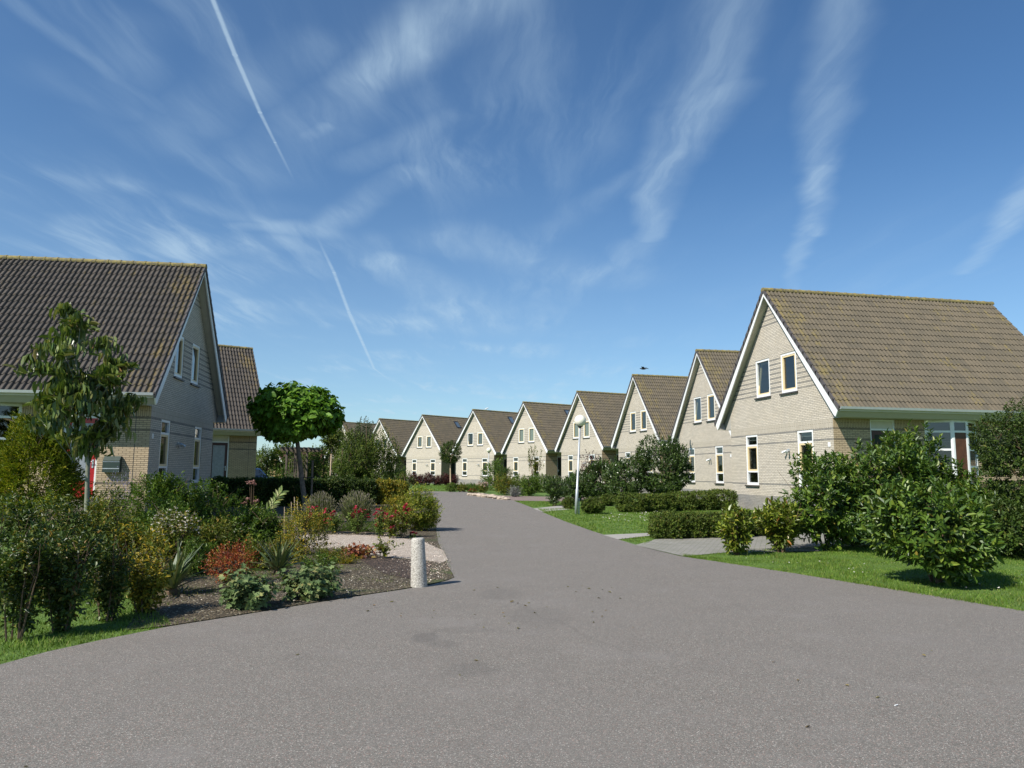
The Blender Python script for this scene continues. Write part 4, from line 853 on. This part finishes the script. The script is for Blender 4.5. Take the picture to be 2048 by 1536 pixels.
vmesh('crown',(np.concatenate(Vs),[np.concatenate(Qs[0])]),root,CHERRY)
o=link('tree_stake',MB().tube([(.13,.1,-.1),(.13,.1,1.02)],.035,7).mesh('stake',1,False),None,BARKG); o.location=g; tag(o,'short wooden post with a dark band beside the cherry trunk','tree stake')

# ---------------------------------------------------------------- left side planting
shrub('thuja_bush','broad golden green thuja in front of the big left house','conifer',60,1063,245,828,THUJA,n=3300,m=9,L=.085,Wf=.3,tl=.28,kind='cone',fill=.4,lump=.2,clumps=120,up=.6,spread=1,droop=.15,ang=(45,20),rnd=.25,nst=3,lift=.05)
shrub('garden_shrub','green willow leaved shrub below the left corner of the big left house','shrub',314,1088,120,938,GREEN,n=620,m=9,L=.085,Wf=.28,tl=.3,kind='dome',lump=.22,clumps=55,up=.8,group='mixed shrubs in the left front garden')
GG='mixed shrubs in the left front garden'
for px,b,w,tp,mt,n,L,Wf,kd,lb in ((410,1085,120,962,GREEN,620,.075,.36,'dome','dense green shrub right of the willow leaved one, below the far gable window'),
    (28,1282,140,1045,PRIVET,320,.05,.5,'vase','dark twiggy shrub at the left picture edge, nearest the road'),(122,1264,126,1055,PRIVET,400,.05,.5,'vase','dark upright shrub forked at its foot, second from the left picture edge'),
    (212,1242,96,1070,PRIVET,330,.045,.5,'vase','slender dark shrub with a single thin stem between two wider ones'),(288,1228,118,1085,YELLOW,330,.05,.5,'vase','yellowing shrub with thin bare stems on the bed edge'),
    (8,1205,150,992,PRIVET,520,.055,.5,'dome','olive shrub with orange tinted top at the left edge, behind the dark twiggy one'),(262,1165,120,1045,YELLOW,400,.055,.5,'dome','yellow leaved shrub left of the white flowers'),
    (195,1160,120,1005,OLIVE,480,.055,.45,'dome','olive green shrub just behind the cherry trunk foot'),(95,1180,140,985,PRIVET,560,.05,.5,'dome','tall dark shrub between the thuja and the upright ones'),
    (500,1098,120,1010,GREEN,480,.07,.42,'dome','low green leafy shrub left of the big leaved branch'),(430,1115,95,1030,OLIVE,360,.06,.4,'dome','olive shrub above the red barberry'),
    (604,1110,100,1008,YELLOW,520,.045,.4,'dome','yellow green shrub with bamboo canes standing in it'),(548,1094,95,1030,GREENL,330,.06,.4,'dome','light green shrub between two taller ones left of the gravel'),
    (655,1124,64,1088,OLIVE,220,.035,.3,'dome','low olive plant at the left end of the gravel path'),(205,1080,80,975,PRIVET,330,.06,.5,'dome','dark bush beside the red front door'),
    (520,1140,70,1075,OLIVE,260,.05,.4,'dome','low olive shrub behind the sunlit yucca, right of the barberry'),(395,1150,64,1085,GREEN,220,.05,.4,'dome','low green shrub between the dark yucca and the barberry'),
    (640,1150,60,1108,GREEN,170,.04,.4,'dome','small dark green plant behind the right mallow clump'),(690,1128,40,1104,YELLOW,120,.03,.3,'dome','small brownish tuft left of the dark red creeper'),
    (335,1110,120,1000,GREEN,520,.065,.4,'dome','green shrub directly behind the white flowered one'),(575,1125,60,1070,YELLOW,220,.04,.4,'dome','yellowish low shrub above the sunlit yucca')):
    shrub('garden_shrub',lb,'shrub',px,b,w,tp,mt,n=n,m=8,L=L,Wf=Wf,tl=.18,kind=kd,fill=.6,lump=.25,clumps=max(12,n//12),up=.6,group=GG,nst=6,r0=.009)
rt,(rx,ry,h,P,D)=shrub('flowering_shrub','rounded shrub covered with small white flowers','flowering shrub',343,1140,100,1018,OLIVE,n=420,m=8,L=.045,Wf=.5,tl=.14,kind='ell',lump=.1,lift=.1,fill=.4)
q=P[(P[:,2]>h*.45)][:210]*1.04+np.array([0,0,.1]); flowers(rt,q,.028,WHITEP,5)
rt,(rx,ry,h,P,D)=shrub('flowering_shrub','low green shrub with a few pale flowers behind the barberry','flowering shrub',475,1100,60,1045,GREEN,n=200,m=7,L=.06,Wf=.45,tl=.15,kind='dome')
flowers(rt,P[(P[:,2]>h*.3)][:26]*1.05,.035,WHITEP,5)
shrub('barberry_shrub','small round shrub with orange red leaves beside the yucca','barberry shrub',462,1168,96,1082,BARB,n=420,m=9,L=.028,Wf=.5,tl=.16,kind='ell',lump=.12,fill=.6,up=.5)
# yuccas
def yucca(px,base,w,top,label,n=75):
    g,ww,h=px_place(px,base,w,top); root=empty('yucca_plant',g,0,label,'yucca','spiky yucca plants in the left bed')
    az=RNG.random(n)*6.28; el=np.radians(RNG.uniform(18,88,n)); D=np.stack([np.cos(az)*np.cos(el),np.sin(az)*np.cos(el),np.sin(el)],1)
    L=h*(.75+.35*RNG.random(n)); P=np.tile([[0,0,.06]],(n,1))+D*.04+RNG.normal(0,.015,(n,3))
    V,Q=quads_leaf(P,D,np.array([[0,0,1.]])+RNG.normal(0,.2,D.shape),L,.085,0,.14,'blade'); vmesh('leaves',(V,Q),root,YUCCA)
    link('stump',MB().lathe([(.07,-.02),(.08,.05),(.03,.12)],8).mesh('stump',1,False),root,TWIG)
yucca(343,1190,96,1100,'dark yucca with stiff blades in half shade, left of the barberry')
yucca(557,1150,92,1086,'sunlit spiky yucca right of the small red barberry')
for px,b,w,tp,lb in ((492,1216,104,1140,'left clump of pale lobed mallow leaves at the bed edge'),(618,1198,122,1126,'right clump of pale lobed mallow leaves at the bed edge')):
    shrub('mallow_plant',lb,'mallow',px,b,w,tp,MALLOW,n=170,m=6,L=.066,Wf=.9,tl=.16,kind='dome',tpl='lobed',lump=.2,fill=.6,up=.9,droop=.15,ang=(80,55),fold=.05,curl=.1,group='mallow plants',nst=5,r0=.006)
rt,_=shrub('sapling','small sapling with green and orange leaves at the gravel edge','sapling',764,1118,62,1072,OLIVE,n=36,m=6,L=.055,Wf=.7,tl=.18,kind='vase',lump=.3,fill=.8,tpl='lobed',nst=4,r0=.006,mb_base=.01,lift=.05)
rt,_=shrub('creeper_plant','low sprawling plant with dark red leaves on the gravel edge','creeper',712,1117,88,1087,REDLEAF,n=60,m=6,L=.065,Wf=.85,tl=.2,kind='dome',lump=.3,fill=.8,tpl='lobed',up=.2,nst=4,r0=.005)
# lavender
def lavender(px,base,w,top,label,n=750):
    g,ww,h=px_place(px,base,w,top); root=empty('lavender_bush',g,0,label,'lavender','faded lavender bushes')
    az=RNG.random(n)*6.28; q=RNG.random(n)**.6; el=np.radians(88-q*62); D=np.stack([np.cos(az)*np.cos(el),np.sin(az)*np.cos(el),np.sin(el)],1)
    S=np.array([ww/2,ww/2*.8,h]); tip=D*S*(.8+.25*RNG.random(n))[:,None]; base_=np.stack([D[:,0]*ww*.16,D[:,1]*ww*.14,np.zeros(n)],1)
    d=tip-base_; L=np.linalg.norm(d,axis=1); V,Q=quads_leaf(base_,d,np.array([[0,0,1.]])+RNG.normal(0,.6,d.shape),L,.014/np.maximum(L,.1)*1.5,0,.02,'blade'); vmesh('stems',(V,Q),root,LAVL)
    V,Q=quads_leaf(tip,d+RNG.normal(0,.05,d.shape),unit(n),.085,.28,.1,0,'dia'); vmesh('flower',(V,Q),root,LAVF)['kind']='stuff'
    V,Q,_,_=foliage(260,8,ww*.38,ww*.32,h*.55,.15,.05,.16,kind='dome',up=.8,seed=3); vmesh('foliage',(V,Q),root,LAVL)
lavender(640,1046,72,988,'left of the two faded lavender bushes, beside the catalpa trunk')
lavender(712,1046,86,986,'right and wider of the two faded lavender bushes')
# roses
for px,b,w,tp,fl,lb in ((642,1066,44,1014,[(622,1030),(630,1036),(626,1016),(636,1028),(618,1037)],'rose bush at the left end of the red rose row, a thin cane in it'),(668,1068,44,1022,[(650,1027),(663,1036),(668,1024),(652,1042),(665,1034)],'second rose bush from the left with one bright pink bloom'),
    (714,1070,48,1016,[(709,1018),(715,1024),(707,1034),(721,1022),(704,1030),(732,1036)],'third rose bush from the left, tall, behind open gravel'),(762,1074,46,1018,[(757,1022),(752,1034),(764,1044),(758,1050),(770,1032),(760,1030)],'fourth rose bush from the left with the densest red blooms'),
    (803,1076,52,1010,[(812,1012),(808,1022),(796,1028),(806,1042),(818,1020),(792,1042),(788,1036)],'rose bush at the right end of the row, tallest, below the golden shrub'),(783,1078,40,1030,[(784,1056),(776,1036)],'low rose bush between the two rightmost tall ones')):
    rt,(rx,ry,h,P,D)=shrub('rose_bush',lb,'rose bush',px,b,w,tp,OLIVE if px%2 else GREENL,n=110,m=7,L=.05,Wf=.6,tl=.18,kind='vase',lump=.25,fill=.7,nst=6,r0=.007,mb_base=.03,group='red roses along the gravel path',lift=.03)
    g=G(px,b)
    for x,y in fl:
        c=AT(x,y,g.y)-g; c.y=random.uniform(-.12,.1); pts=[c+Vector((random.gauss(0,.04),random.gauss(0,.04),random.gauss(0,.03))) for _ in range(7)]
        flowers(rt,pts,.042,ROSEP,9)
rt,_=shrub('rose_bush','single fallen pink rose spray low at the right end of the bed','rose bush',827,1076,24,1064,GREENL,n=14,m=5,L=.04,Wf=.6,tl=.1,kind='dome',nst=2,r0=.004,group='red roses along the gravel path'); flowers(rt,[(0,0,.11),(.05,0,.09),(-.05,0,.1)],.06,ROSEP,14)
shrub('golden_shrub','golden yellow green shrub at the road edge, casting its shadow on the asphalt','golden shrub',838,1062,84,974,GOLD,n=1000,m=9,L=.05,Wf=.45,tl=.2,kind='dome',lump=.16,clumps=60,up=.6,nst=5)
shrub('golden_shrub','lower golden shrub just behind the tall one at the road edge','golden shrub',800,1040,64,985,YELLOW,n=520,m=8,L=.055,Wf=.45,tl=.2,kind='dome',lump=.2,nst=4)
shrub('feathery_plant','low feathery bright green plant right of the lavender','low plant',770,1050,30,1020,GREENL,n=160,m=8,L=.045,Wf=.12,tl=.15,kind='dome',up=.9,nst=2)
for px,b,w,tp,lb in ((672,1062,80,1040,'low green edging behind the left roses'),(735,1064,80,1042,'low green edging behind the middle roses')):
    shrub('edging_plant',lb,'low plant',px,b,w,tp,GREEN,n=330,m=7,L=.04,Wf=.3,tl=.12,kind='box',ry=.22,lump=.1,up=.7,nst=2)
rt,_=shrub('russian_sage','airy pale violet flowering plant before the house wall below the mailbox','violet plant',240,1062,78,945,LAVL,n=150,m=8,L=.035,Wf=.3,tl=.35,kind='vase',fill=.6,up=1.2,nst=9,r0=.005)
g,ww,h=px_place(240,1062,78,945); n=900; P,o_=envelope(n,'vase',ww/2,ww/2,h,.6,.25,4); P=P[P[:,2]>h*.5]
V,Q=quads_leaf(P,np.tile([[0,0,1.]],(len(P),1))+RNG.normal(0,.35,P.shape),unit(len(P)),.05,.22,.1,0,'dia'); vmesh('flower',(V,Q),rt,VIOLET)['kind']='stuff'
# pink headed perennials and single sprays
def sprayplant(px,base,heads,label,hr,mat,name='stonecrop_plant',leafm=OLIVE):
    g=G(px,base); root=empty(name,g,0,label,'perennial'); mb=MB()
    for x,y in heads:
        c=AT(x,y,g.y)-g; mb.tube([(random.uniform(-.04,.04),0,-.02),(c.x*.6,0,c.z*.55),c],[.008,.006,.005],5,False)
    link('stem',mb.mesh('stem',1,False),root,TWIG)
    for x,y in heads:
        c=AT(x,y,g.y)-g; pts=[c+Vector((random.gauss(0,hr*.6),random.gauss(0,hr*.6),random.gauss(0,hr*.25))) for _ in range(16)]; flowers(root,pts,hr*.45,mat,8)
    V,Q,_,_=foliage(40,6,.22,.22,(AT(px,heads[0][1],g.y).z)*.62,.2,.08,.4,kind='ell',seed=5); vmesh('foliage',(V,Q),root,leafm)
sprayplant(505,1052,[(503,964),(508,968),(499,966)],'tall stem with a dusty pink flower head before the dark hedge',.07,DUSTY)
sprayplant(494,1056,[(494,998),(512,1002),(488,1006)],'brownish seed heads on stems left below the dusty pink head',.06,DUSTY)
sprayplant(450,1058,[(448,999),(452,996)],'single orange lily bloom above the green shrubs',.035,ORANGEP,'lily_plant',GREEN)
# arching branch with big pale leaves
g=G(530,1068); root=empty('leafy_branch',g,0,'arching branch with large pale green leaves against the dark hedge','young shrub')
pts=[AT(524,1040,g.y)-g,AT(532,1020,g.y)-g,AT(545,1002,g.y)-g,AT(563,985,g.y)-g]; link('stem',MB().tube([(0,0,-.02)]+pts,[.012,.01,.008,.006,.003],5).mesh('stem',1,False),root,TWIG)
n=22; tt=np.linspace(0,1,n); A=np.array([np.array(pts[0])*(1-t)+np.array(pts[-1])*t for t in tt]); d=np.array(pts[-1])-np.array(pts[0]); d/=np.linalg.norm(d)
D=d[None]*.7+np.stack([np.where(np.arange(n)%2,-.7,.6),RNG.normal(0,.4,n),np.where(np.arange(n)%2,.6,-.1)],1)
V,Q=quads_leaf(A,D,np.array([[0,-.7,.7]])+RNG.normal(0,.25,D.shape),.22,.3,.08,.2,'oval'); vmesh('leaves',(V,Q),root,BIGL)
# bamboo canes
for i,(x,y,b) in enumerate(((590,994,1060),(597,1001,1062),(568,1014,1064),(585,1004,1062),(600,1014,1064),(623,1014,1062))):
    g=G(x,1104 if i<5 else 1066); t_=AT(x+random.uniform(-3,4),y,g.y)-g; o=link('bamboo_cane',MB().tube([(0,0,-.02),t_],.007,5).mesh('cane',1,False),None,CANE); o.location=g
    tag(o,['tallest pale bamboo cane','second tallest cane, just right of the tallest','leftmost short cane in the yellow shrub','cane just left of the tallest','short cane at the right side of the yellow shrub','lone thin cane among the left red roses'][i],'garden cane','bamboo canes')
# dark hedge in the shade of the big house
HK='dark hedge across the left garden'
labs=['dark hedge bush touching the left house wall','dark hedge bush behind the brown seed heads','dark hedge bush behind the dusty pink flower','dark hedge bush behind the arching branch','dark hedge bush left of the catalpa trunk','dark hedge bush right of the catalpa trunk','dark hedge bush behind the left lavender','dark hedge bush between the two lavenders','dark hedge bush behind the right lavender','hedge bush with yellow top under the leafy trees','hedge bush with yellowing top nearest the golden shrub']
for i,px in enumerate((446,482,518,554,590,628,664,700,734,764,793)):
    yl=i>=9
    shrub('hedge_bush',labs[i],'hedge bush',px,1014-i*.6,42,956+(i%3)+(i>8)*6,YELLOW if yl else EVER,n=900,m=8,L=.085,Wf=.5,tl=.16,kind='box',ry=.55,lump=.08,fill=.35,up=.4,group=HK,nst=2)
# leafy background
BG='leafy shrubs and trees behind the dark hedge'
for px,b,w,tp,mt,n,L,kd,lb in ((718,983,84,830,WILLOW,900,.15,'ell','tall grey green feathery tree behind the catalpa'),(712,990,96,862,GREENB,1150,.13,'dome','large leafy tree right of the slim staked one'),
    (756,990,84,878,GREENB,950,.13,'dome','broad leafy tree below the farthest whole gable'),(782,984,58,912,GREEN,460,.13,'dome','dark green bush left of the barberry hedge'),(806,992,40,938,GREENB,300,.10,'dome','small bush right behind the golden shrub'),
    (676,996,70,893,GREENL,620,.10,'dome','fresh green bush at the foot of the slim young tree'),(640,990,60,893,GREENB,520,.11,'dome','green bush filling the gap between catalpa trunk and slim young tree'),(692,975,84,856,GREENB,1100,.15,'dome','broad dark green tree behind the slim young tree'),(545,992,50,905,GREENB,420,.11,'dome','shrub beside the wall corner, right of the blue car'),(528,978,40,888,GREENB,260,.14,'ell','loose shrub rising beside the small left house'),
    (560,1000,60,930,GREEN,380,.09,'dome','low green shrub in front of the pergola foot'),(618,985,50,905,GREENB,420,.12,'dome','dense bush directly behind the catalpa trunk'),(612,990,50,925,GREENB,300,.10,'dome','bush under the pergola beam'),(770,1000,60,950,PRIVET,330,.09,'dome','dark bush just above the yellow topped hedge'),(735,985,32,826,WILLOW,190,.15,'vase','thin upright willow tip rising above the other trees')):
    shrub('leafy_tree' if tp<900 else 'leafy_shrub',lb,'tree' if tp<900 else 'shrub',px,b,w,tp,mt,n=n,m=8,L=L,Wf=.45,tl=.5,kind=kd,lump=.24,clumps=max(14,n//12),fill=.55,up=.6,group=BG,nst=5,r0=.04,mb_base=.1)
for i,(px,w,tp,Y) in enumerate(((569,56,884,150),(640,90,892,170),(700,80,890,185),(1012,60,925,130),(500,70,897,160),(1130,60,925,150))):
    top=AT(px,tp,Y); g=Vector((top.x,Y,0)); root=empty('distant_tree',g,0,['round distant tree behind the orange gable','wide distant tree right of the pergola','distant tree behind the grey green tree','distant tree in the gap behind the fourth house','distant tree hidden mostly by the small left house','distant tree in the gap behind the third house'][i],'tree','distant trees on the horizon')
    r=w/2*Y/FPX; V,Q,_,_=foliage(420,8,r,r*.8,top.z-.8,.9,.42,.6,kind='dome',lump=.12,fill=.4,seed=40+i); V[:,2]+=.6; vmesh('crown',(V,Q),root,GREENB)
    link('trunk',MB().tube([(0,0,-.1),(0,0,top.z*.5)],[.3,.18],7).mesh('trunk',1,False),root,BARK)

# ---------------------------------------------------------------- street furniture and the rest
def speck():
    m,t,b=new_mat('washed_concrete'); tcn=t.n('ShaderNodeTexCoord'); vo=t.n('ShaderNodeTexVoronoi'); vo.inputs['Scale'].default_value=120; t.l(tcn.outputs['Object'],vo.inputs['Vector']); s=t.xyz(vo.outputs['Color'])
    t.l(t.ramp(s[0],[(0,(.17,.15,.125)),(.3,(.34,.31,.26)),(.6,(.47,.44,.375)),(1,(.62,.58,.51))]),b.inputs['Base Color']); b.inputs['Roughness'].default_value=.85
    bp=t.n('ShaderNodeBump'); bp.inputs['Strength'].default_value=.5; bp.inputs['Distance'].default_value=.004; t.l(vo.outputs['Distance'],bp.inputs['Height']); t.l(bp.outputs[0],b.inputs['Normal']); return m
o=link('bollard',MB().lathe([(.112,-.05),(.110,.0),(.088,.60),(.082,.622),(.070,.632)],28).mesh('bollard',1,False,True),None,speck()); o.location=G(838,1174); o.rotation_euler=(0,math.radians(-2.6),0)
tag(o,'tilted round bollard of speckled washed concrete at the corner of the bed','bollard')
GLOBE=plain('milky_globe',(.84,.81,.66),.25,var=.03,spec=.5)
def lamp(px,base,tpx,tpy,label,gr=.215,stake=False):
    g=G(px,base); t_=AT(tpx,tpy,g.y)-g; root=empty('street_lamp',g,0,label,'street lamp','globe street lamps'); n=t_.normalized(); L=t_.length
    link('post',MB().tube([(0,0,-.05),n*.9,n*.92,n*(L-.26)],[.055,.055,.04,.035],14).mesh('post',1,False,True),root,STEEL)
    link('collar',MB().tube([n*(L-.27),n*(L-.22),n*(L-.20)],[.045,.075,.105],16).mesh('collar',1,False,True),root,DGREY)
    import bmesh
    bm=bmesh.new(); bmesh.ops.create_uvsphere(bm,u_segments=32,v_segments=18,radius=gr); me=bpy.data.meshes.new('globe'); bm.to_mesh(me); bm.free(); me.polygons.foreach_set('use_smooth',np.ones(len(me.polygons),bool)); o=link('globe',me,root,GLOBE); o.location=t_
    return g
g=lamp(1152,1028.5,1160.5,841.5,'near street lamp with cream globe on a leaning grey post at the lawn edge')
o=link('marker_post',MB().tube([(.11,.05,-.05),(.115,.05,.58)],.022,8).mesh('marker',1,False),None,STEEL); o.location=g; tag(o,'short thin metal stake right beside the near lamp foot','stake')
lamp(976,979,978,900,'far street lamp with cream globe before the house with the gull')
# mailbox hanging on the left house wall
th=.1389; hx,hy=-11.562,25.861
def Lw(r,a,z): return Vector((hx-r*math.cos(th)-a*math.sin(th),hy-r*math.sin(th)+a*math.cos(th),z))
root=empty('mailbox',Lw(.99,-Wd,1.42),th,'dark green mailbox with a flap and a newspaper slot hung on pale brick','mailbox')
def MBX(name,mb,mat,par): return link(name,mb.mesh(name,1,False),par,mat)
MBX('body',MB().prism([(-.0,0),(-.16,0),(-.16,.34),(-.05,.48),(0,.48)][::-1],-.24,.24),MAILM,root)
MBX('flap',MB().add([(-.235,-.172,.335),(.235,-.172,.335),(.235,-.056,.475),(-.235,-.056,.475),(-.235,-.182,.345),(.235,-.182,.345),(.235,-.06,.487),(-.235,-.06,.487)],[(4,5,6,7),(0,3,2,1),(0,1,5,4),(1,2,6,5),(2,3,7,6),(3,0,4,7)]),MAILM,root)
MBX('trim',MB().box(-.235,.235,-.168,-.160,.10,.125).box(-.235,.235,-.168,-.16,.31,.33),STEEL,root)
# pergola
PW=plain('weathered_timber',(.10,.08,.06),.9,bump=.4,var=.3)
g=G(592,998); Y=g.y; root=empty('pergola',g,0,'dark weathered timber pergola with lattice sides and flat beams','pergola')
z0=0; z1=AT(592,902,Y).z; u=Y/FPX
for x,y in ((-22,0),(-22,1.6),(2,0),(2,1.6)): link('post',MB().box(x*u-.05,x*u+.05,y-.05,y+.05,-.05,z1).mesh('post',1,False),root,PW)
for k in range(2): link('lattice',(lambda yy:(lambda m:[m.box(-22*u+.05+i*.115,-22*u+.07+i*.115,yy,yy+.02,.1,z1-.05) for i in range(5)] and [m.box(-22*u+.05,2*u-.05,yy+.021,yy+.035,.15+j*.2,.17+j*.2) for j in range(int(z1/.2)-1)] and m)(MB()))(k*1.6-.01).mesh('lattice',1,False),root,PW)
for y in (0,1.6): link('beam',MB().box(-34*u,28*u,y-.04,y+.04,z1,z1+.12).mesh('beam',1,False),root,PW)
for i in range(7): link('rafter',MB().box(-30*u+i*9*u-.03,-30*u+i*9*u+.03,-.4,2.0,z1+.121,z1+.2).mesh('rafter',1,False),root,PW)
g=G(595,998); o=link('cane_pole',MB().tube([(0,0,-.05),(.03,0,z1)],.03,7).mesh('pole',1,False),None,CANE); o.location=g; tag(o,'thin pale pole standing right of the pergola lattice','pole')
# blue car behind the hedge
CARB=plain('dark_blue_car_paint',(.03,.07,.17),.25,var=.03,spec=.6)
c0=AT(521,944,58); root=empty('parked_car',(c0.x-.7,58,0),math.radians(24),'dark blue car almost hidden behind the hedge right of the small left house','car')
prof=[(-2.1,.35),(2.1,.35),(2.15,.75),(1.95,1.0),(1.1,1.08),(.55,1.68),(-1.6,1.74),(-2.0,1.1),(-2.15,.7)]
def carbody(w,pr): 
    m=MB(); n=len(pr); 
    vs=[(x,s*w*(1 if z<1.1 else .86),z) for s in (-1,1) for x,z in pr]; m.add(vs,[tuple(range(n)),tuple(range(n,2*n))[::-1]]+[(i,n+i,n+(i+1)%n,(i+1)%n) for i in range(n)]); return m
link('body',carbody(.88,prof).mesh('body',1,False,fix=True),root,CARB)
CG=plain('car_glass',(.02,.025,.03),.06,spec=1)
link('window',MB().add([(x,s*(.885 if z<1.2 else .79),z) for s in (-1,1) for x,z in ((.95,1.13),(.5,1.6),(-1.5,1.65),(-1.85,1.15))],[(0,1,2,3),(7,6,5,4)]).mesh('window',1,False),root,CG)
link('windscreen',MB().add([(1.09,-.82,1.12),(1.09,.82,1.12),(.60,.74,1.65),(.60,-.74,1.65)],[(0,1,2,3)]).mesh('windscreen',1,False),root,CG)
TY=plain('tyre_rubber',(.02,.02,.02),.8)
for x in (-1.35,1.35):
    for s in (-1,1):
        w_=link('wheel',MB().tube([(x,s*.72,.33),(x,s*.91,.33)],.33,18).mesh('wheel',1,False),root,TY); link('rim',MB().tube([(x,s*.9,.33),(x,s*.925,.33)],.2,12).mesh('rim',1,False),w_,STEEL)
# distant orange house
OB=plain('orange_render',(.62,.42,.22),.8,var=.06); RT=plain('red_brown_tiles',(.14,.06,.04),.85,var=.2)
def far_house(px,Y,topy,w,d,label,rot):
    t_=AT(px,topy,Y); h=t_.z; root=empty('far_house',(t_.x,Y,0),rot,label,'house','distant houses beyond the gardens'); e=h*.38
    link('wall',MB().prism([(-w/2+.4,0),(w/2-.4,0),(w/2-.4,e+.3),(0,h-.6),(-w/2+.4,e+.3)],.3,d).mesh('wall',1,False,fix=True),root,OB)
    m=MB(); 
    for s in (-1,1): m.prism([(0,h),(s*w/2,e),(s*w/2,e-.2),(0,h-.25)],0,d+.3)
    rf=link('roof',m.mesh('roof',1,False,fix=True),root,RT)
    m=MB()
    for s in (-1,1): m.prism([(0,h-.05),(s*w/2,e-.05),(s*(w/2-.3),e-.25),(0,h-.55)],-.06,-.01)
    link('bargeboard',m.mesh('barge',1,False,fix=True),root,WHITE)
    for s in (-1,1):
        f=link('window',MB().box(.22,.29,s*1.2-.5,s*1.2+.5,h*.5,h*.5+1.4).mesh('window',1,False),root,WHITE); link('pane',MB().box(.2,.215,s*1.2-.42,s*1.2+.42,h*.5+.08,h*.5+1.32).mesh('pane',1,False),f,CG)
far_house(551,185,899,8,12,'distant house with an orange rendered gable and red brown roof',.95)
far_house(604,215,898,9,14,'distant dark red roof seen through the pergola',.2)
# birds
def bird(loc,rz,label,mat,s,fly):
    m=MB(); root=empty('bird',loc,rz,label,'bird')
    body=[(-.17,0,0),(-.10,0,.0),(0,0,.01),(.10,0,.02),(.16,0,.04),(.20,0,.045),(.235,0,.035)]; rad=[.012,.035,.05,.045,.03,.026,.006]
    if not fly: body=[(x,0,z+.09+x*.25) for x,_,z in body]
    m.tube([(x*s,y*s,z*s) for x,y,z in body],[r*s for r in rad],8)
    m.add([(x*s,y*s,z*s+(0 if fly else .06*s)) for x,y,z in ((-.14,.02,0),(-.14,-.02,0),(-.30,-.06,0),(-.30,.06,0),(-.14,0,.012),(-.30,0,.01))],[(0,1,2,3),(0,4,1),(3,5,2)])
    if fly:
        for sg in (-1,1):
            w=[(.07,.03,.02),(-.07,.03,.02),(-.11,.20,.10),(.06,.22,.12),(-.16,.42,.05),(.0,.40,.09),(-.13,.47,.05)]
            m.add([(x*s,sg*y*s,z*s) for x,y,z in w],[(0,1,2,3),(3,2,4,5),(5,4,6)])
    else:
        for sg in (-1,1): m.tube([(0,sg*.02*s,.05*s),(0.01*s,sg*.02*s,-.03*s)],.005*s,4)
    link('body',m.mesh('body',1,False,True),root,mat)
b=AT(1287,738,42); bird(b,2.6,'dark bird flying low above the third roof',BLACK,1.0,True)
yaw=.724; q=Vector((-4.404+1.75*math.cos(yaw),86.912+1.75*math.sin(yaw),H+.11)); bird(q,.3,'white gull sitting on the ridge of a far roof',WHITE,1.3,False)
# litter, pebbles and daisies
def scatter(name,label,cat,poly,n,L,Wf,mat,z=.02,up=False):
    poly=[tuple(p)[:2] for p in poly]; a=np.array(poly); lo,hi=a.min(0),a.max(0); P=lo+(hi-lo)*RNG.random((n*6,2)); P=P[inpoly(P,poly)][:n]; n=len(P)
    P3=np.concatenate([P,np.full((n,1),z)],1); an=RNG.random(n)*6.28; D=np.stack([np.cos(an),np.sin(an),RNG.normal(0,.12,n)],1)
    V,Q=quads_leaf(P3,D,np.array([[0,0,1.]])+RNG.normal(0,.25,D.shape),L*(.5+RNG.random(n)),Wf,.15,.05,'oval'); V[:,2]=np.maximum(V[:,2],.010); o=vmesh(name,(V,Q),None,mat); tag(o,label,cat,kind='stuff')
LIT=leaf_mat('dry_leaf',[(0,(.10,.09,.03)),(.5,(.16,.14,.05)),(1,(.22,.14,.07))],.8,.1)
scatter('fallen_leaves','small dry leaves lying on the asphalt near the bollard','litter',[G(*p).xy for p in ((680,1225),(900,1180),(1250,1165),(1320,1200),(1180,1260),(760,1262))],38,.035,.5,LIT,.014)
scatter('fallen_leaves','few scattered dry leaves on the wide foreground asphalt','litter',[(-2.5,3.5),(3,3.5),(4,8),(-2,8)],16,.03,.5,LIT,.014)
scatter('daisies','tiny white daisies dotted in the lawn around the near street lamp','daisies',[G(*p).xy for p in ((1180,1032),(1340,1024),(1330,1050),(1230,1045))],170,.035,1.0,WHITEP,.06)
scatter('daisies','scattered white daisies and pale specks in the right foreground lawn','daisies',[G(*p).xy for p in ((1400,1112),(1800,1165),(2048,1205),(2048,1150),(1500,1108))],60,.022,1.0,WHITEP,.045)
scatter('pebbles','pale pebbles and dry bits on the bare soil of the left bed','pebbles',[G(*p).xy for p in ((320,1240),(500,1222),(700,1190),(830,1172),(895,1155),(880,1125),(700,1140),(420,1170),(320,1190))],1300,.016,.8,leaf_mat('pale_pebble',[(0,(.20,.15,.11)),(.6,(.38,.32,.25)),(1,(.62,.58,.50))],.9,0),.018)
scatter('pebbles','loose gravel stones on the bed corner beside the bollard','pebbles',[G(*p).xy for p in ((780,1120),(893,1126),(905,1152),(860,1166),(830,1140))],420,.02,.8,leaf_mat('pink_pebble',[(0,(.32,.22,.16)),(.6,(.5,.4,.3)),(1,(.70,.62,.52))],.9,0),.018)
o=link('cigarette_end',MB().tube([(0,0,.013),(.028,.018,.013)],.004,6).mesh('butt',1,False),None,WHITE); o.location=G(1790,1415); tag(o,'tiny white cigarette end on the lower right asphalt','litter')

scatter('pebbles','gravel stones strewn over the edges of the pink path and onto the asphalt','pebbles',[G(*p).xy for p in ((840,1078),(880,1092),(900,1118),(905,1140),(880,1135),(850,1126),(760,1120),(700,1112),(690,1098),(850,1116),(882,1108),(840,1086),(720,1074),(640,1072),(640,1066),(760,1068))],900,.02,.8,leaf_mat('path_pebble',[(0,(.36,.26,.19)),(.6,(.55,.43,.33)),(1,(.72,.62,.52))],.9,0),.019)
